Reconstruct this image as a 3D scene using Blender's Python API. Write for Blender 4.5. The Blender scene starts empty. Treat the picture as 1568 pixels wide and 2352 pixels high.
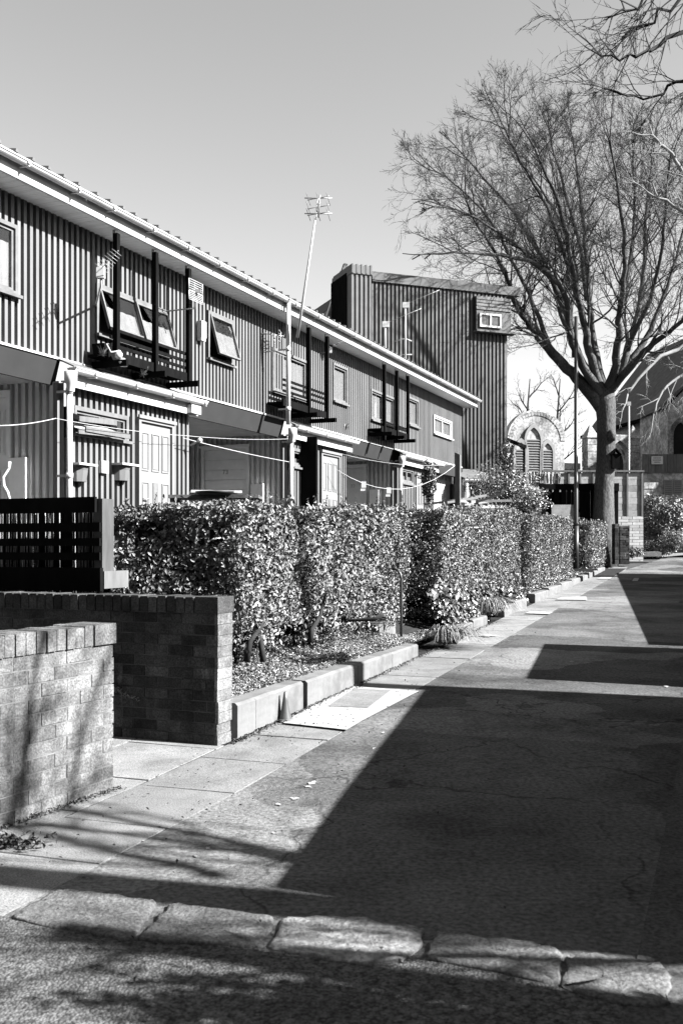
import bpy, math, random
import numpy as np
from mathutils import Vector, Matrix
random.seed(7); RNG = np.random.default_rng(7)
scene = bpy.context.scene
COL = scene.collection
PI = math.pi
# ------------------------------------------------------------------ survey: photo ray -> place
F, CX, HZ, EYE = 2287.0, 784.0, 1257.0, 1.45
def zg(Y):                                   # the lane climbs gently away from the viewer
    if Y < 6: return 0.0
    if Y < 36: return .0206*(Y-6)
    if Y < 42: return .618+.06*(Y-36)
    return min(.978+.02*(Y-42), 1.6)
def P(u, v, Y): return Vector(((u-CX)/F*Y, Y, EYE-(v-HZ)/F*Y))
def G(u, v, dz=0):                           # point of the lane surface
    lo, hi = .5, 80
    for _ in range(50):
        m = (lo+hi)/2
        if EYE-(v-HZ)/F*m > zg(m): lo = m
        else: hi = m
    return Vector(((u-CX)/F*lo, lo, zg(lo)+dz))
KD = .36
def kerbX(Y): return -3.4+KD*Y
KANG = math.atan2(1, KD)
kd = Vector((math.cos(KANG), math.sin(KANG), 0)); kn = Vector((math.sin(KANG), -math.cos(KANG), 0))
FO = Vector((-9.2, 0, 0)); FANG = math.atan2(1, .4176)
fd = Vector((math.cos(FANG), math.sin(FANG), 0)); fn = Vector((math.sin(FANG), -math.cos(FANG), 0))
def FT(u, v, e=0.0):                         # facade plane (offset e towards the street) -> t, z
    s = (u-CX)/F; o = FO+fn*e
    t = (s*o.y-o.x)/(fd.x-s*fd.y)
    Y = o.y+fd.y*t
    return t, EYE-(v-HZ)/F*Y
def FW(t, e, z): p = FO+fd*t+fn*e; return Vector((p.x, p.y, z))

# ------------------------------------------------------------------ mesh builder
class MB:
    def __init__(s, off=(0,0,0)): s.v = []; s.f = []; s.off = Vector(off); s.sm = []
    def quad(s, a, b, c, d, sm=False):
        n = len(s.v); s.v += [tuple(a), tuple(b), tuple(c), tuple(d)]; s.f.append((n,n+1,n+2,n+3)); s.sm.append(sm)
    def poly(s, pts):
        n = len(s.v); s.v += [tuple(p) for p in pts]; s.f.append(tuple(range(n, n+len(pts)))); s.sm.append(False)
    def box(s, x0, x1, y0, y1, z0, z1, M=None):
        c = [(x0,y0,z0),(x1,y0,z0),(x1,y1,z0),(x0,y1,z0),(x0,y0,z1),(x1,y0,z1),(x1,y1,z1),(x0,y1,z1)]
        if M is not None: c = [tuple(M @ Vector(p)) for p in c]
        s.hexa(c); return s
    def hexa(s, c):
        n = len(s.v); s.v += [tuple(p) for p in c]
        for f in ((0,3,2,1),(4,5,6,7),(0,1,5,4),(1,2,6,5),(2,3,7,6),(3,0,4,7)): s.f.append(tuple(n+i for i in f)); s.sm.append(False)
    def beam(s, a, b, w, h=None, up=(0,0,1)):   # rectangular bar a->b
        a = Vector(a); b = Vector(b); h = h or w; d = (b-a).normalized(); up = Vector(up)
        if abs(d.dot(up)) > .98: up = Vector((0,1,0))
        x = d.cross(up).normalized(); y = x.cross(d).normalized()
        x *= w/2; y *= h/2
        s.hexa([a-x-y, a+x-y, b+x-y, b-x-y, a-x+y, a+x+y, b+x+y, b-x+y])
    def tube(s, pts, rad, n=6, cap=True, sm=True):
        pts = [Vector(p) for p in pts]; k = len(pts)
        if not hasattr(rad, '__len__'): rad = [rad]*k
        base = len(s.v); ref = None
        for i, p in enumerate(pts):
            d = (pts[min(i+1,k-1)]-pts[max(i-1,0)])
            if d.length < 1e-9: d = Vector((0,0,1))
            d.normalize()
            if ref is None: ref = Vector((1,0,0)) if abs(d.x) < .8 else Vector((0,1,0))
            x = (ref-d*ref.dot(d)).normalized(); y = d.cross(x); ref = x
            for j in range(n):
                a = 2*PI*j/n; s.v.append(tuple(p+(x*math.cos(a)+y*math.sin(a))*rad[i]))
        for i in range(k-1):
            for j in range(n):
                j2 = (j+1)%n; s.f.append((base+i*n+j, base+i*n+j2, base+(i+1)*n+j2, base+(i+1)*n+j)); s.sm.append(sm)
        if cap:
            s.f.append(tuple(base+j for j in reversed(range(n)))); s.sm.append(False)
            s.f.append(tuple(base+(k-1)*n+j for j in range(n))); s.sm.append(False)
    def lathe(s, c, prof, n=12):
        c = Vector(c); base = len(s.v); k = len(prof)
        for r, z in prof:
            for j in range(n): a = 2*PI*j/n; s.v.append((c.x+r*math.cos(a), c.y+r*math.sin(a), c.z+z))
        for i in range(k-1):
            for j in range(n):
                j2 = (j+1)%n; s.f.append((base+i*n+j, base+i*n+j2, base+(i+1)*n+j2, base+(i+1)*n+j)); s.sm.append(True)
    def prism(s, pts, y0, y1, M=None):         # outline in x,z extruded along y
        n = len(pts); b = len(s.v)
        for y in (y0, y1):
            for x, z in pts:
                p = Vector((x, y, z)); s.v.append(tuple(M @ p if M is not None else p))
        s.f.append(tuple(b+i for i in range(n))); s.f.append(tuple(b+n+i for i in reversed(range(n)))); s.sm += [False]*2
        for i in range(n):
            j = (i+1)%n; s.f.append((b+i, b+n+i, b+n+j, b+j)); s.sm.append(False)
    def mesh(s, name):
        me = bpy.data.meshes.new(name)
        o = s.off
        me.from_pydata([(p[0]-o[0], p[1]-o[1], p[2]-o[2]) for p in s.v], [], s.f)
        me.polygons.foreach_set('use_smooth', s.sm); me.update(); return me
def link(name, me, m, parent=None):
    o = bpy.data.objects.new(name, me); COL.objects.link(o)
    if m is not None: me.materials.append(m)
    if parent is not None: o.parent = parent
    return o
def tag(o, label, cat, group=None):
    o['label'] = label; o['category'] = cat
    if group: o['group'] = group
    return o
def thing(name, label, cat, loc=(0,0,0), rz=0, group=None):
    o = bpy.data.objects.new(name, None); COL.objects.link(o); o.location = loc; o.rotation_euler = (0,0,rz); o.empty_display_size = .2
    return tag(o, label, cat, group)
def part(name, mb, m, parent, label=None):
    o = link(name, mb.mesh(name), m, parent)
    if label: o['label'] = label
    return o
def solo(name, label, cat, mb, m, loc=(0,0,0), rz=0, group=None):
    o = link(name, mb.mesh(name), m); o.location = loc; o.rotation_euler = (0,0,rz)
    return tag(o, label, cat, group)
def struct(name, mb, m, kind='structure', loc=(0,0,0), rz=0):
    o = link(name, mb.mesh(name), m); o.location = loc; o.rotation_euler = (0,0,rz); o['kind'] = kind; return o

# ------------------------------------------------------------------ materials (black and white film: everything is a grey)
def M(name, v, rough=.75, var=.25, scale=6, bump=0, bscale=60, spec=.03, island=0, stretch=(1,1,1), metal=0, dirt=0, dirtscale=2.0, fine=0, chips=0, cracks=0, bloom=0):
    m = bpy.data.materials.new(name); m.use_nodes = True; nt = m.node_tree; N = nt.nodes; L = nt.links
    b = N['Principled BSDF']; b.inputs['Roughness'].default_value = rough; b.inputs['Specular IOR Level'].default_value = spec; b.inputs['Metallic'].default_value = metal
    tc = N.new('ShaderNodeTexCoord'); mp = N.new('ShaderNodeMapping'); mp.inputs['Scale'].default_value = stretch
    L.new(tc.outputs['Object'], mp.inputs['Vector'])
    def noise(sc, det=6, ro=.6):
        n = N.new('ShaderNodeTexNoise'); n.inputs['Scale'].default_value = sc; n.inputs['Detail'].default_value = det; n.inputs['Roughness'].default_value = ro
        L.new(mp.outputs['Vector'], n.inputs['Vector']); return n.outputs['Fac']
    def math_(op, a, bb):
        n = N.new('ShaderNodeMath'); n.operation = op
        for i, x in enumerate((a, bb)):
            if isinstance(x, (int,float)): n.inputs[i].default_value = x
            else: L.new(x, n.inputs[i])
        return n.outputs[0]
    def mr(x, a, bb, c, d):
        n = N.new('ShaderNodeMapRange'); L.new(x, n.inputs[0])
        for i, q in enumerate((a, bb, c, d)): n.inputs[i+1].default_value = q
        return n.outputs[0]
    val = mr(noise(scale), .3, .7, v*(1-var), v*(1+var))
    if fine: val = math_('MULTIPLY', val, mr(noise(fine, 3), .35, .65, .6, 1.4))
    if island:
        g = N.new('ShaderNodeNewGeometry'); val = math_('MULTIPLY', val, mr(g.outputs['Random Per Island'], 0, 1, 1-island, 1+island))
    if bloom:                                # pale salt streaks running down
        m2 = N.new('ShaderNodeMapping'); m2.inputs['Scale'].default_value = (4.5,4.5,1.1); L.new(tc.outputs['Object'], m2.inputs['Vector'])
        n2 = N.new('ShaderNodeTexNoise'); n2.inputs['Scale'].default_value = 1.7; n2.inputs['Detail'].default_value = 9; n2.inputs['Roughness'].default_value = .7; L.new(m2.outputs['Vector'], n2.inputs['Vector'])
        val = math_('MULTIPLY', val, mr(n2.outputs['Fac'], .58, .7, 1, 1+bloom))
    if dirt: val = math_('MULTIPLY', val, mr(noise(dirtscale, 8, .7), .45, .62, 1, 1-dirt))
    vb = None
    if chips:                                # exposed stones with dark gaps
        vo = N.new('ShaderNodeTexVoronoi'); vo.inputs['Scale'].default_value = chips; L.new(mp.outputs['Vector'], vo.inputs['Vector'])
        vb = mr(vo.outputs['Distance'], .25, .75, 1, 0); val = math_('MULTIPLY', val, mr(vo.outputs['Distance'], .45, .85, 1.05, .5))
        sc_ = N.new('ShaderNodeSeparateColor'); L.new(vo.outputs['Color'], sc_.inputs[0]); val = math_('MULTIPLY', val, mr(sc_.outputs[0], 0, .35, .45, 1.05))
    if cracks:                               # wandering cracks and old patches
        va = N.new('ShaderNodeVectorMath'); va.operation = 'MULTIPLY_ADD'; nz_ = N.new('ShaderNodeTexNoise'); nz_.inputs['Scale'].default_value = 1.6; nz_.inputs['Detail'].default_value = 5
        L.new(mp.outputs['Vector'], nz_.inputs['Vector']); L.new(nz_.outputs['Color'], va.inputs[0]); va.inputs[1].default_value = (.9,.9,.9); L.new(mp.outputs['Vector'], va.inputs[2])
        vo = N.new('ShaderNodeTexVoronoi'); vo.feature = 'DISTANCE_TO_EDGE'; vo.inputs['Scale'].default_value = cracks; L.new(va.outputs[0], vo.inputs['Vector'])
        ck = mr(vo.outputs['Distance'], .002, .008, .5, 1); on = mr(noise(.5, 2), .40, .48, 0, 1)
        val = math_('MULTIPLY', val, mr(math_('MULTIPLY', math_('SUBTRACT', 1, ck), on), 0, 1, 1, 0))
        v2 = N.new('ShaderNodeTexVoronoi'); v2.inputs['Scale'].default_value = cracks*.8; L.new(va.outputs[0], v2.inputs['Vector'])
        s2 = N.new('ShaderNodeSeparateColor'); L.new(v2.outputs['Color'], s2.inputs[0]); val = math_('MULTIPLY', val, mr(s2.outputs[0], 0, 1, .6, 1.4))
    L.new(val, b.inputs['Base Color'])
    if bump:
        bn = N.new('ShaderNodeBump'); bn.inputs['Strength'].default_value = 1; bn.inputs['Distance'].default_value = bump
        L.new(vb if vb else noise(bscale, 4), bn.inputs['Height']); L.new(bn.outputs['Normal'], b.inputs['Normal'])
    return m
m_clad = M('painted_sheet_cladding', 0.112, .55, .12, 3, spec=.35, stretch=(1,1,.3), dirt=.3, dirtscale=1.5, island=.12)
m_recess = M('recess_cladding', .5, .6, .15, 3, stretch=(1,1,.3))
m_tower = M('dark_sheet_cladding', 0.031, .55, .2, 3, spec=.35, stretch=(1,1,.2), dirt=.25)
m_white = M('white_paint', 0.375, .45, .06, 5, spec=.4, dirt=.15, dirtscale=3)
m_soffit = M('soffit_boards', 0.8, .7, .1, 4, stretch=(8,.5,1))
m_dark = M('dark_stained_timber', .006, .7, .3, 9, stretch=(1,1,.3), spec=.0)
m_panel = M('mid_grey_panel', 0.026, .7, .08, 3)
m_roof = M('roof_sheet', 0.09, .6, .2, 4)
m_paleroof = M('pale_roof_sheet', 0.085, .6, .1, 3)
m_frame = M('window_frame_timber', 0.1, .6, .2, 8)
m_door = M('pale_painted_door', 0.14, .4, .05, 4, spec=.4)
m_doorgrey = M('grey_painted_door', .75, .5, .08, 5)
m_metal = M('galvanised_metal', 0.225, .4, .1, 9, metal=.3, spec=.5)
m_blackmetal = M('black_iron', 0.009, .45, .3, 20, spec=.5)
m_brick = M('weathered_brick', 0.108, .85, .3, 9, bloom=.4, bump=.006, bscale=70, island=.28, dirt=.45, dirtscale=3.5, fine=90)
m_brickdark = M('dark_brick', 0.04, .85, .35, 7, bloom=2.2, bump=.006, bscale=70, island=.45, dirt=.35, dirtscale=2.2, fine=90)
m_brickpale = M('pale_brick', 0.285, .85, .2, 6, island=.18)
m_mortar = M('mortar', 0.115, .95, .2, 25, bump=.003)
m_mortardark = M('sooty_mortar', 0.055, .95, .5, 6, bump=.003)
m_road = M('asphalt', .094, .9, .16, 1.4, bump=.007, bscale=85, dirt=.5, dirtscale=.55, fine=38, cracks=.45)
m_slab = M('paving_flag', 0.14, .85, .18, 2.2, bump=.003, bscale=70, island=.16, dirt=.25, dirtscale=2.5, fine=120)
m_joint = M('joint_soil', 0.0225, .95, .4, 20, bump=.01, bscale=60)
m_stone = M('gritty_kerb_stone', 0.1, .85, .25, 8, bump=.008, bscale=55, island=.25, fine=70)
m_roughstone = M('coarse_pale_stone', .165, .85, .3, 9, bump=.012, bscale=38, fine=45)
m_kerb = M('concrete_kerb', .118, .85, .12, 5, bump=.002, bscale=90, island=.16, dirt=.3, dirtscale=2.2)
m_paint = M('worn_white_paint', 0.24, .7, .12, 20, dirt=.3, dirtscale=14)
m_soil = M('garden_soil', 0.0225, .95, .4, 12, bump=.02, bscale=25)
m_lawn = M('rough_ground', 0.045, .95, .4, 4, bump=.02, bscale=20)
m_leaf = M('hedge_leaf', .105, .42, .25, 3, spec=.4, island=.5)
m_leaf2 = M('shrub_leaf', 0.09, .35, .25, 3, spec=.55, island=.5)
m_grass = M('grass_blade', 0.12, .4, .2, 6, spec=.5, island=.4)
m_stem = M('hedge_stem', 0.02625, .85, .3, 14)
m_bark = M('grey_bark', 0.07, .85, .35, 2.6, bump=.045, bscale=6, dirt=.45, dirtscale=1.3, stretch=(1,1,.35), fine=30)
m_twig = M('dark_twig', 0.025, .85, .2, 6)
m_barkpale = M('pale_bark', 0.15, .85, .25, 3, bump=.01, bscale=9)
m_church = M('sooty_church_stone', 0.27, .9, .35, 1.6, dirt=.4, dirtscale=.9, fine=6)
m_churchlit = M('buff_church_stone', 0.22, .9, .3, 1.1, island=.25, dirt=.5, dirtscale=1.3, fine=9)
m_slate = M('slate_roof', 0.075, .6, .3, 3)
m_louvre = M('grey_louvre', 0.105, .7, .15, 5)
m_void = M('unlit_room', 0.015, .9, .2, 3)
m_curtain = M('net_curtain', 0.26, .9, .18, 2, stretch=(6,6,.4))
m_reed = M('reed_cane', 0.225, .7, .25, 9, island=.45)
m_weather = M('weathered_timber', 0.09, .8, .25, 12, stretch=(1,1,.25), island=.2)
m_palewood = M('bleached_timber', 0.1875, .8, .2, 8, island=.3)
m_cloth = M('white_cloth', 0.375, .9, .06, 5)
m_printed = M('printed_cloth', 0.1875, .9, .5, 14)
m_line = M('nylon_line', 0.3375, .6, .03, 5)
m_plastic = M('grey_plastic', 0.0975, .5, .1, 5)
m_leaflitter = M('dead_leaves', 0.0375, .8, .4, 12, island=.6)
def glass():
    m = bpy.data.materials.new('window_glass'); m.use_nodes = True; nt = m.node_tree; N = nt.nodes; L = nt.links
    for n in list(N):
        if n.type != 'OUTPUT_MATERIAL': N.remove(n)
    t = N.new('ShaderNodeBsdfTransparent'); t.inputs[0].default_value = (.85,.85,.85,1)
    g = N.new('ShaderNodeBsdfGlossy'); g.inputs['Roughness'].default_value = .02; g.inputs[0].default_value = (.9,.9,.9,1)
    lw = N.new('ShaderNodeLayerWeight'); lw.inputs[0].default_value = .5; mx = N.new('ShaderNodeMixShader')
    pw = N.new('ShaderNodeMath'); pw.operation = 'POWER'; pw.inputs[1].default_value = 4; L.new(lw.outputs['Facing'], pw.inputs[0])
    ad = N.new('ShaderNodeMath'); ad.operation = 'MULTIPLY_ADD'; ad.inputs[1].default_value = .85; ad.inputs[2].default_value = .06; L.new(pw.outputs[0], ad.inputs[0])
    L.new(ad.outputs[0], mx.inputs[0]); L.new(t.outputs[0], mx.inputs[1]); L.new(g.outputs[0], mx.inputs[2])
    L.new(mx.outputs[0], N['Material Output'].inputs['Surface']); return m
m_glass = glass()

# ------------------------------------------------------------------ leaves
def leaf_obj(name, pts, nrm, size, m, parent=None, droop=.3, aspect=.5):
    n = len(pts); pts = np.asarray(pts, dtype=float); nrm = np.asarray(nrm, dtype=float)
    a = RNG.normal(size=(n,3)); a[:,2] -= droop
    nn = nrm/np.linalg.norm(nrm,axis=1,keepdims=True)
    a -= nn*(a*nn).sum(1,keepdims=True); a /= np.linalg.norm(a,axis=1,keepdims=True)
    b = np.cross(nn, a)
    L = size*RNG.uniform(.4,1.5,(n,1)); W = L*aspect
    v = np.empty((n,4,3))
    v[:,0] = pts-a*L*.5; v[:,2] = pts+a*L*.5-nn*L*.12
    up = nn*W*.28
    v[:,1] = pts+b*W*.5+up; v[:,3] = pts-b*W*.5+up
    idx = np.arange(n)[:,None]*4
    tri = np.concatenate([idx+np.array([0,1,2]), idx+np.array([0,2,3])],1).reshape(-1)
    me = bpy.data.meshes.new(name); me.vertices.add(n*4); me.vertices.foreach_set('co', v.reshape(-1))
    me.loops.add(n*6); me.loops.foreach_set('vertex_index', tri.astype(np.int32))
    me.polygons.add(n*2); me.polygons.foreach_set('loop_start', (np.arange(n*2)*3).astype(np.int32))
    me.update(calc_edges=True); me.validate()
    return link(name, me, m, parent)
def bumpy(p, sc=1.7, amp=.06):
    return amp*(np.sin(p[:,0]*sc*2.1+p[:,2]*3.1)+np.sin(p[:,1]*sc*2.7-p[:,2]*2.3+1)+.8*np.sin(p[:,0]*7.1+p[:,1]*5.3)*np.sin(p[:,2]*6.7))/2

# ------------------------------------------------------------------ ground, lane, pavement
def sheet(name, xf0, xf1, Ys, dz, m, nx=2):
    mb = MB()
    for a, b in zip(Ys[:-1], Ys[1:]):
        for i in range(nx):
            f0, f1 = i/nx, (i+1)/nx
            A0, A1, B0, B1 = xf0(a), xf1(a), xf0(b), xf1(b)
            mb.quad((A0+(A1-A0)*f0,a,zg(a)+dz),(A0+(A1-A0)*f1,a,zg(a)+dz),(B0+(B1-B0)*f1,b,zg(b)+dz),(B0+(B1-B0)*f0,b,zg(b)+dz))
    return struct(name, mb, m)
Yg = [-30,-10,0,6]+[6+i*2 for i in range(1,19)]+[44,50,60,73,110,400]
sheet('ground', lambda Y:-300, lambda Y:300, Yg, -.035, m_lawn)
YR = [-8,0,6]+[6+i*2 for i in range(1,19)]+[44,48]
def laneL(Y): return kerbX(Y)+.66 if Y < 36 else kerbX(36)+.66+(Y-36)*.55
sheet('lane', laneL, lambda Y: -.28+.385*Y if Y < 34 else 12.81+(Y-34)*1.6, YR, 0, m_road)
sheet('far_pavement', lambda Y:-.31+.385*Y, lambda Y: 1.05+.385*Y, YR[:-4], .006, M('far_asphalt', 0.06,.9,.2,2,bump=.004,fine=60))
# paving flags, each stone separate in the one pavement sheet (frame: a along kerb, b towards houses)
pv = MB(); bed = MB()
def kb(a, b): p = Vector((-3.4,0,0))+kd*a-kn*b; return p
def flag(a0, a1, b0, b1, gap=.007):
    j = random.uniform(-.004,.004); c = []
    for dz in (-.03, .0):
        for a, b in ((a0+gap,b0+gap),(a1-gap,b0+gap),(a1-gap,b1-gap),(a0+gap,b1-gap)):
            p = kb(a,b); c.append((p.x+random.uniform(-.007,.007), p.y+random.uniform(-.007,.007), zg(p.y)+dz+j*.5+random.uniform(-.002,.001)))
    pv.hexa([c[0],c[3],c[2],c[1],c[4],c[7],c[6],c[5]])
a = -1.0
while a < 40:
    l = random.choice((.62,.78,.9,.92)); flag(a, a+l, -.62, .02); a += l
for r in range(6):
    b0 = .02+.72*r; a = -1+.3*(r%2)
    while a < 7.55:
        l = random.choice((.6,.75,.92)); e = min(a+l, 7.62)
        flag(a, e, b0, b0+.72); a += l
struct('pavement', pv, m_slab)
for Y0, Y1 in zip([-2,2,6,10,16,24,30],[2,6,10,16,24,30,37]):
    bed.quad(*[(x, y, zg(y)-.006) for x, y in ((kerbX(Y0)-.3 if Y0>=6 else kerbX(Y0)-5,Y0),(kerbX(Y0)+.665,Y0),(kerbX(Y1)+.665,Y1),(kerbX(Y1)-.3 if Y0>=6 else kerbX(Y1)-5,Y1))])
struct('pavement_bed', bed, m_joint)
# paint on the flags and the lane
def zt(u, v, dz): return G(u, v, dz)
def dz_(x): return (500+x[0]/2.613)/1.0632, (1200+x[1]/2.613)/1.0632
mk = MB()
ring_o = [(640,1405),(950,1255),(1365,1285),(1000,1478),(905,1535),(500,1490)]
mk.poly([zt(*dz_(p), .018) for p in reversed(ring_o)])
inner = MB(); inner.poly([zt(*dz_(p), .022) for p in reversed([(785,1385),(950,1272),(1185,1283),(1040,1395)])])
for q in ([(1085,1462),(1110,1459),(1147,1462),(1120,1465)], [(1290,1373),(1345,1372),(1348,1380),(1275,1379)], [(1216,1406),(1270,1408),(1260,1413),(1205,1411)],[(1378,1327),(1405,1327),(1400,1331),(1370,1331)],[(1455,1329),(1467,1329),(1463,1336),(1450,1336)]):
    mk.poly([G(u,v,.02) for u,v in reversed(q)])
for (u,v,w,h) in ((718,1800,18,7),(706,1808,16,6),(676,1836,18,6),(640,1849,13,4),(478,1950,11,6),(450,1968,12,4),(628,1915,8,3),(858,1720,7,3),(878,1684,8,3),(1530,1578,14,3),(1310,1520,12,2)):
    pts = []
    for k in range(11):
        a = 2*PI*k/11; r = random.uniform(.25,.95); pts.append(G(u+w*.8*r*math.cos(a), v+h*.9*r*math.sin(a), .006))
    mk.poly(list(reversed(pts)))
struct('painted_markings', mk, m_paint); struct('unpainted_flag', inner, m_slab)
# garden ground behind the kerb
gg = MB(); Ysg = [7.3+i*.5 for i in range(70)]; ks = [-.14,-.5,-1.0,-1.6,-2.2,-3.0,-4.5,-9]
def gz(k, Y):
    s = min(max((-k-.5)/2.3,0),1); s = s*s*(3-2*s)
    return max(.27, zg(Y)+.10)+ .95*s
for a_, b_ in zip(Ysg[:-1], Ysg[1:]):
    for k0, k1 in zip(ks[:-1], ks[1:]):
        gq = lambda k, y: (kerbX(y-.36*k)+k, y-.36*k+(.25 if k < -.4 else 0), gz(k, y))
        gg.quad(gq(k1,a_), gq(k0,a_), gq(k0,b_), gq(k1,b_))
struct('garden_ground', gg, m_soil)

# ------------------------------------------------------------------ stone row across the lane
stones = [([(140,2048),(366,2075),(300,2168),(20,2112)], 'pale worn kerb stone at the left end of the row set in the lane'),
 ([(392,2080),(632,2112),(600,2182),(312,2165)], 'half shaded kerb stone left of the bright rough stone in the lane'),
 ([(650,2112),(800,2112),(972,2138),(965,2178),(925,2215),(820,2218),(612,2184)], 'brightest rough kerb stone in the middle of the row across the lane'),
 ([(1005,2143),(1270,2182),(1287,2200),(1278,2268),(1140,2238),(975,2206)], 'shaded kerb stone with small pits right of the bright rough stone'),
 ([(1300,2208),(1345,2196),(1520,2220),(1535,2245),(1535,2315),(1440,2318),(1282,2272)], 'broken shaded kerb stone at the right end of the row')]
for pts, lab in stones:
    W = [G(u,v) for u,v in pts]; c = sum(W, Vector())/len(W); n = len(W)
    # rounded, slightly domed worn stone
    ring = []
    for i in range(n):
        p0, p1, p2 = W[i-1], W[i], W[(i+1)%n]
        r = .16 if (p1-p0).length > .2 else .3
        ring += [p1.lerp(p0, r*.35), p1.lerp((p0+p2)/2, .06), p1.lerp(p2, r*.35)]
    fine_ = []
    for i in range(len(ring)):
        p, q = ring[i], ring[(i+1)%len(ring)]; k = max(1, int((q-p).length/.05))
        for j in range(k): fine_.append(p.lerp(q, j/k)+Vector((random.uniform(-.01,.01), random.uniform(-.01,.01), 0)))
    mb = MB((c.x,c.y,0)); m_ = len(fine_); levels = ((1.0,-.03),(1.0,.007),(.985,.013),(.95,.016),(.8,.017),(.6,.017),(.3,.017))
    for s_, z_ in levels:
        for p in fine_: q = c+(p-c)*s_; mb.v.append((q.x, q.y, z_+random.uniform(-.005,.005)*(s_<1)))
    for l in range(len(levels)-1):
        for i in range(m_): j = (i+1)%m_; mb.f.append((l*m_+j, l*m_+i, (l+1)*m_+i, (l+1)*m_+j)); mb.sm.append(True)
    mb.f.append(tuple((len(levels)-1)*m_+i for i in reversed(range(m_)))); mb.sm.append(True)
    solo('kerb_stone', lab, 'stone', mb, m_roughstone if 'brightest' in lab else m_stone, (c.x,c.y,0), 0, 'kerb stones set across the lane')
# second, lighter apron of aggregate before the stones
ap = MB(); ap.poly([(-4,-1,.004),(3.2,-1,.004)]+[G(u,v,.004) for u,v in ((1560,2310),(1290,2262),(970,2200),(600,2176),(300,2160),(0,2105))]+[(-2.5,3.7,.004)])
struct('gravel_apron', ap, M('exposed_aggregate', 0.085,.9,.2,3,bump=.0035,fine=28,chips=85,dirt=.4,dirtscale=1.5))

# ------------------------------------------------------------------ brick walls
def brick_wall(name, label, L, H, T, loc, rz, mb_, mm, cop, course=.076, end_rough=.012):
    root = thing(name, label, 'wall', loc, rz)
    core = MB(); core.box(.006, L, .0035, T-.0035, -.1, H-.1); part('mortar', core, mm, root)
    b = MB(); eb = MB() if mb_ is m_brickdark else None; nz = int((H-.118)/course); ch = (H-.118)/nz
    for r in range(nz):
        x = -random.uniform(0,end_rough); first = True
        while x < L:
            l = (.1 if (r%2 and first) else .205); first = False
            j = random.uniform(-.003,.003); z0 = r*ch+.005
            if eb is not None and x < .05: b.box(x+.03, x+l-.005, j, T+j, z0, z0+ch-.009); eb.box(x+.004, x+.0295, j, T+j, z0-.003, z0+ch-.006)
            else: b.box(x+.004, min(x+l-.005, L+.02), j, T+j, z0, z0+ch-.009)
            x += l
    part('brickwork', b, mb_, root)
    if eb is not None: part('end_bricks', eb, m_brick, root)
    c = MB(); x = -.012
    while x < L:
        w = .078; j = random.uniform(-.004,.004); dz = random.uniform(-.004,.004); e = .006
        y0, y1, z0, z1 = -.012+j, T+.012+j, H-.116, H+dz
        if x < 0: w = .2
        x0, x1 = x+.003, x+w-.006
        c.prism([(x0,z0),(x1,z0),(x1,z1-e),(x1-e,z1),(x0+e,z1),(x0,z1-e)], y0, y1); x += w
    part('coping', c, cop, root)
    return root
d1 = math.atan2(-.82,-.395)
# local y must point away from the lane: lane side is local -y when x runs away from viewer; here x runs towards viewer
def wall_frame(p, q): return math.atan2(q[1]-p[1], q[0]-p[0])
brick_wall('garden_wall', 'pale weathered brick wall in the near left corner dappled by branch shadows', 4.5, 1.0, .215, (-1.36-.9*.215,5.94+.434*.215,-.005), wall_frame((-1.36,5.94),(-1.755,5.12)), m_brick, m_mortar, m_brick)
w2a, w2b = Vector((-.89,7.15,0)), Vector((-2.71,7.9,0))
r2 = wall_frame(w2a, w2b)
# mirrored so thickness runs away from the viewer
q2 = Vector((math.sin(r2), -math.cos(r2), 0))*.215
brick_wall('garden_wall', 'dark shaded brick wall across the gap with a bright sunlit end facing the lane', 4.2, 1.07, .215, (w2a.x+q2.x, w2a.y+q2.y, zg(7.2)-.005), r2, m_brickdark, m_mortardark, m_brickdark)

# ------------------------------------------------------------------ kerb blocks along the bed
kspec = [(7.32,7.62,.30),(7.63,8.53,.30),(8.63,9.9,.295),(9.91,11.0,.29),(11.01,12.0,.285),(13.75,14.9,.33),(14.92,15.9,.36),(17.3,18.3,.42),(18.32,19.5,.45),(20.5,22.4,.49),(22.42,24.4,.53),(24.42,26.4,.56),(26.42,28.2,.59),(28.9,30.1,.62),(30.5,33,.68),(33.02,35.5,.74)]
klab = ['short cracked end kerb block against the brick wall','long smooth kerb block behind the small cone','long grey kerb block right of the dark joint','pale stained kerb block in the middle of the low retaining row','last kerb block of the low row before the grass tuft',
 'pale kerb block between the two grass tufts, nearer half','pale kerb block between the two grass tufts, farther half','kerb block right after the second grass tuft','kerb block just before the dark gap at the steps','kerb block with the dark square end at the gap','second kerb block beyond the dark square end','third kerb block beyond the dark square end','fourth kerb block beyond the dark square end','short kerb block with a dark end far along the hedge','far kerb block below the last hedge','farthest kerb block before the brick piers']
for (y0,y1,zt_), lb in zip(kspec, klab):
    L = (y1-y0)/math.sin(KANG); p = Vector((kerbX(y0), y0, 0)); mb = MB()
    nx = max(2,int(L/.12)); z0 = zg(y0)-.03
    prof = lambda t: [(-.0,zg(y0+(y1-y0)*t)-.03),(0,zt_-.02),(.02,zt_),(.15,zt_+.005),(.17,zt_-.2)]
    base = 0
    for i in range(nx+1):
        t = i/nx; w = random.uniform(-.003,.003)
        for (y_, z_) in prof(t): mb.v.append((L*t, y_+w, z_+random.uniform(-.003,.003)))
    for i in range(nx):
        for j in range(4): a_ = i*5+j; mb.f.append((a_, a_+5, a_+6, a_+1)); mb.sm.append(False)
    mb.f.append((0,1,2,3,4)); mb.f.append(tuple(nx*5+j for j in reversed(range(5)))); mb.sm += [False]*2
    solo('kerb_block', lb, 'kerb', mb, m_kerb, p, KANG, 'kerb blocks along the hedge beds')

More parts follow.
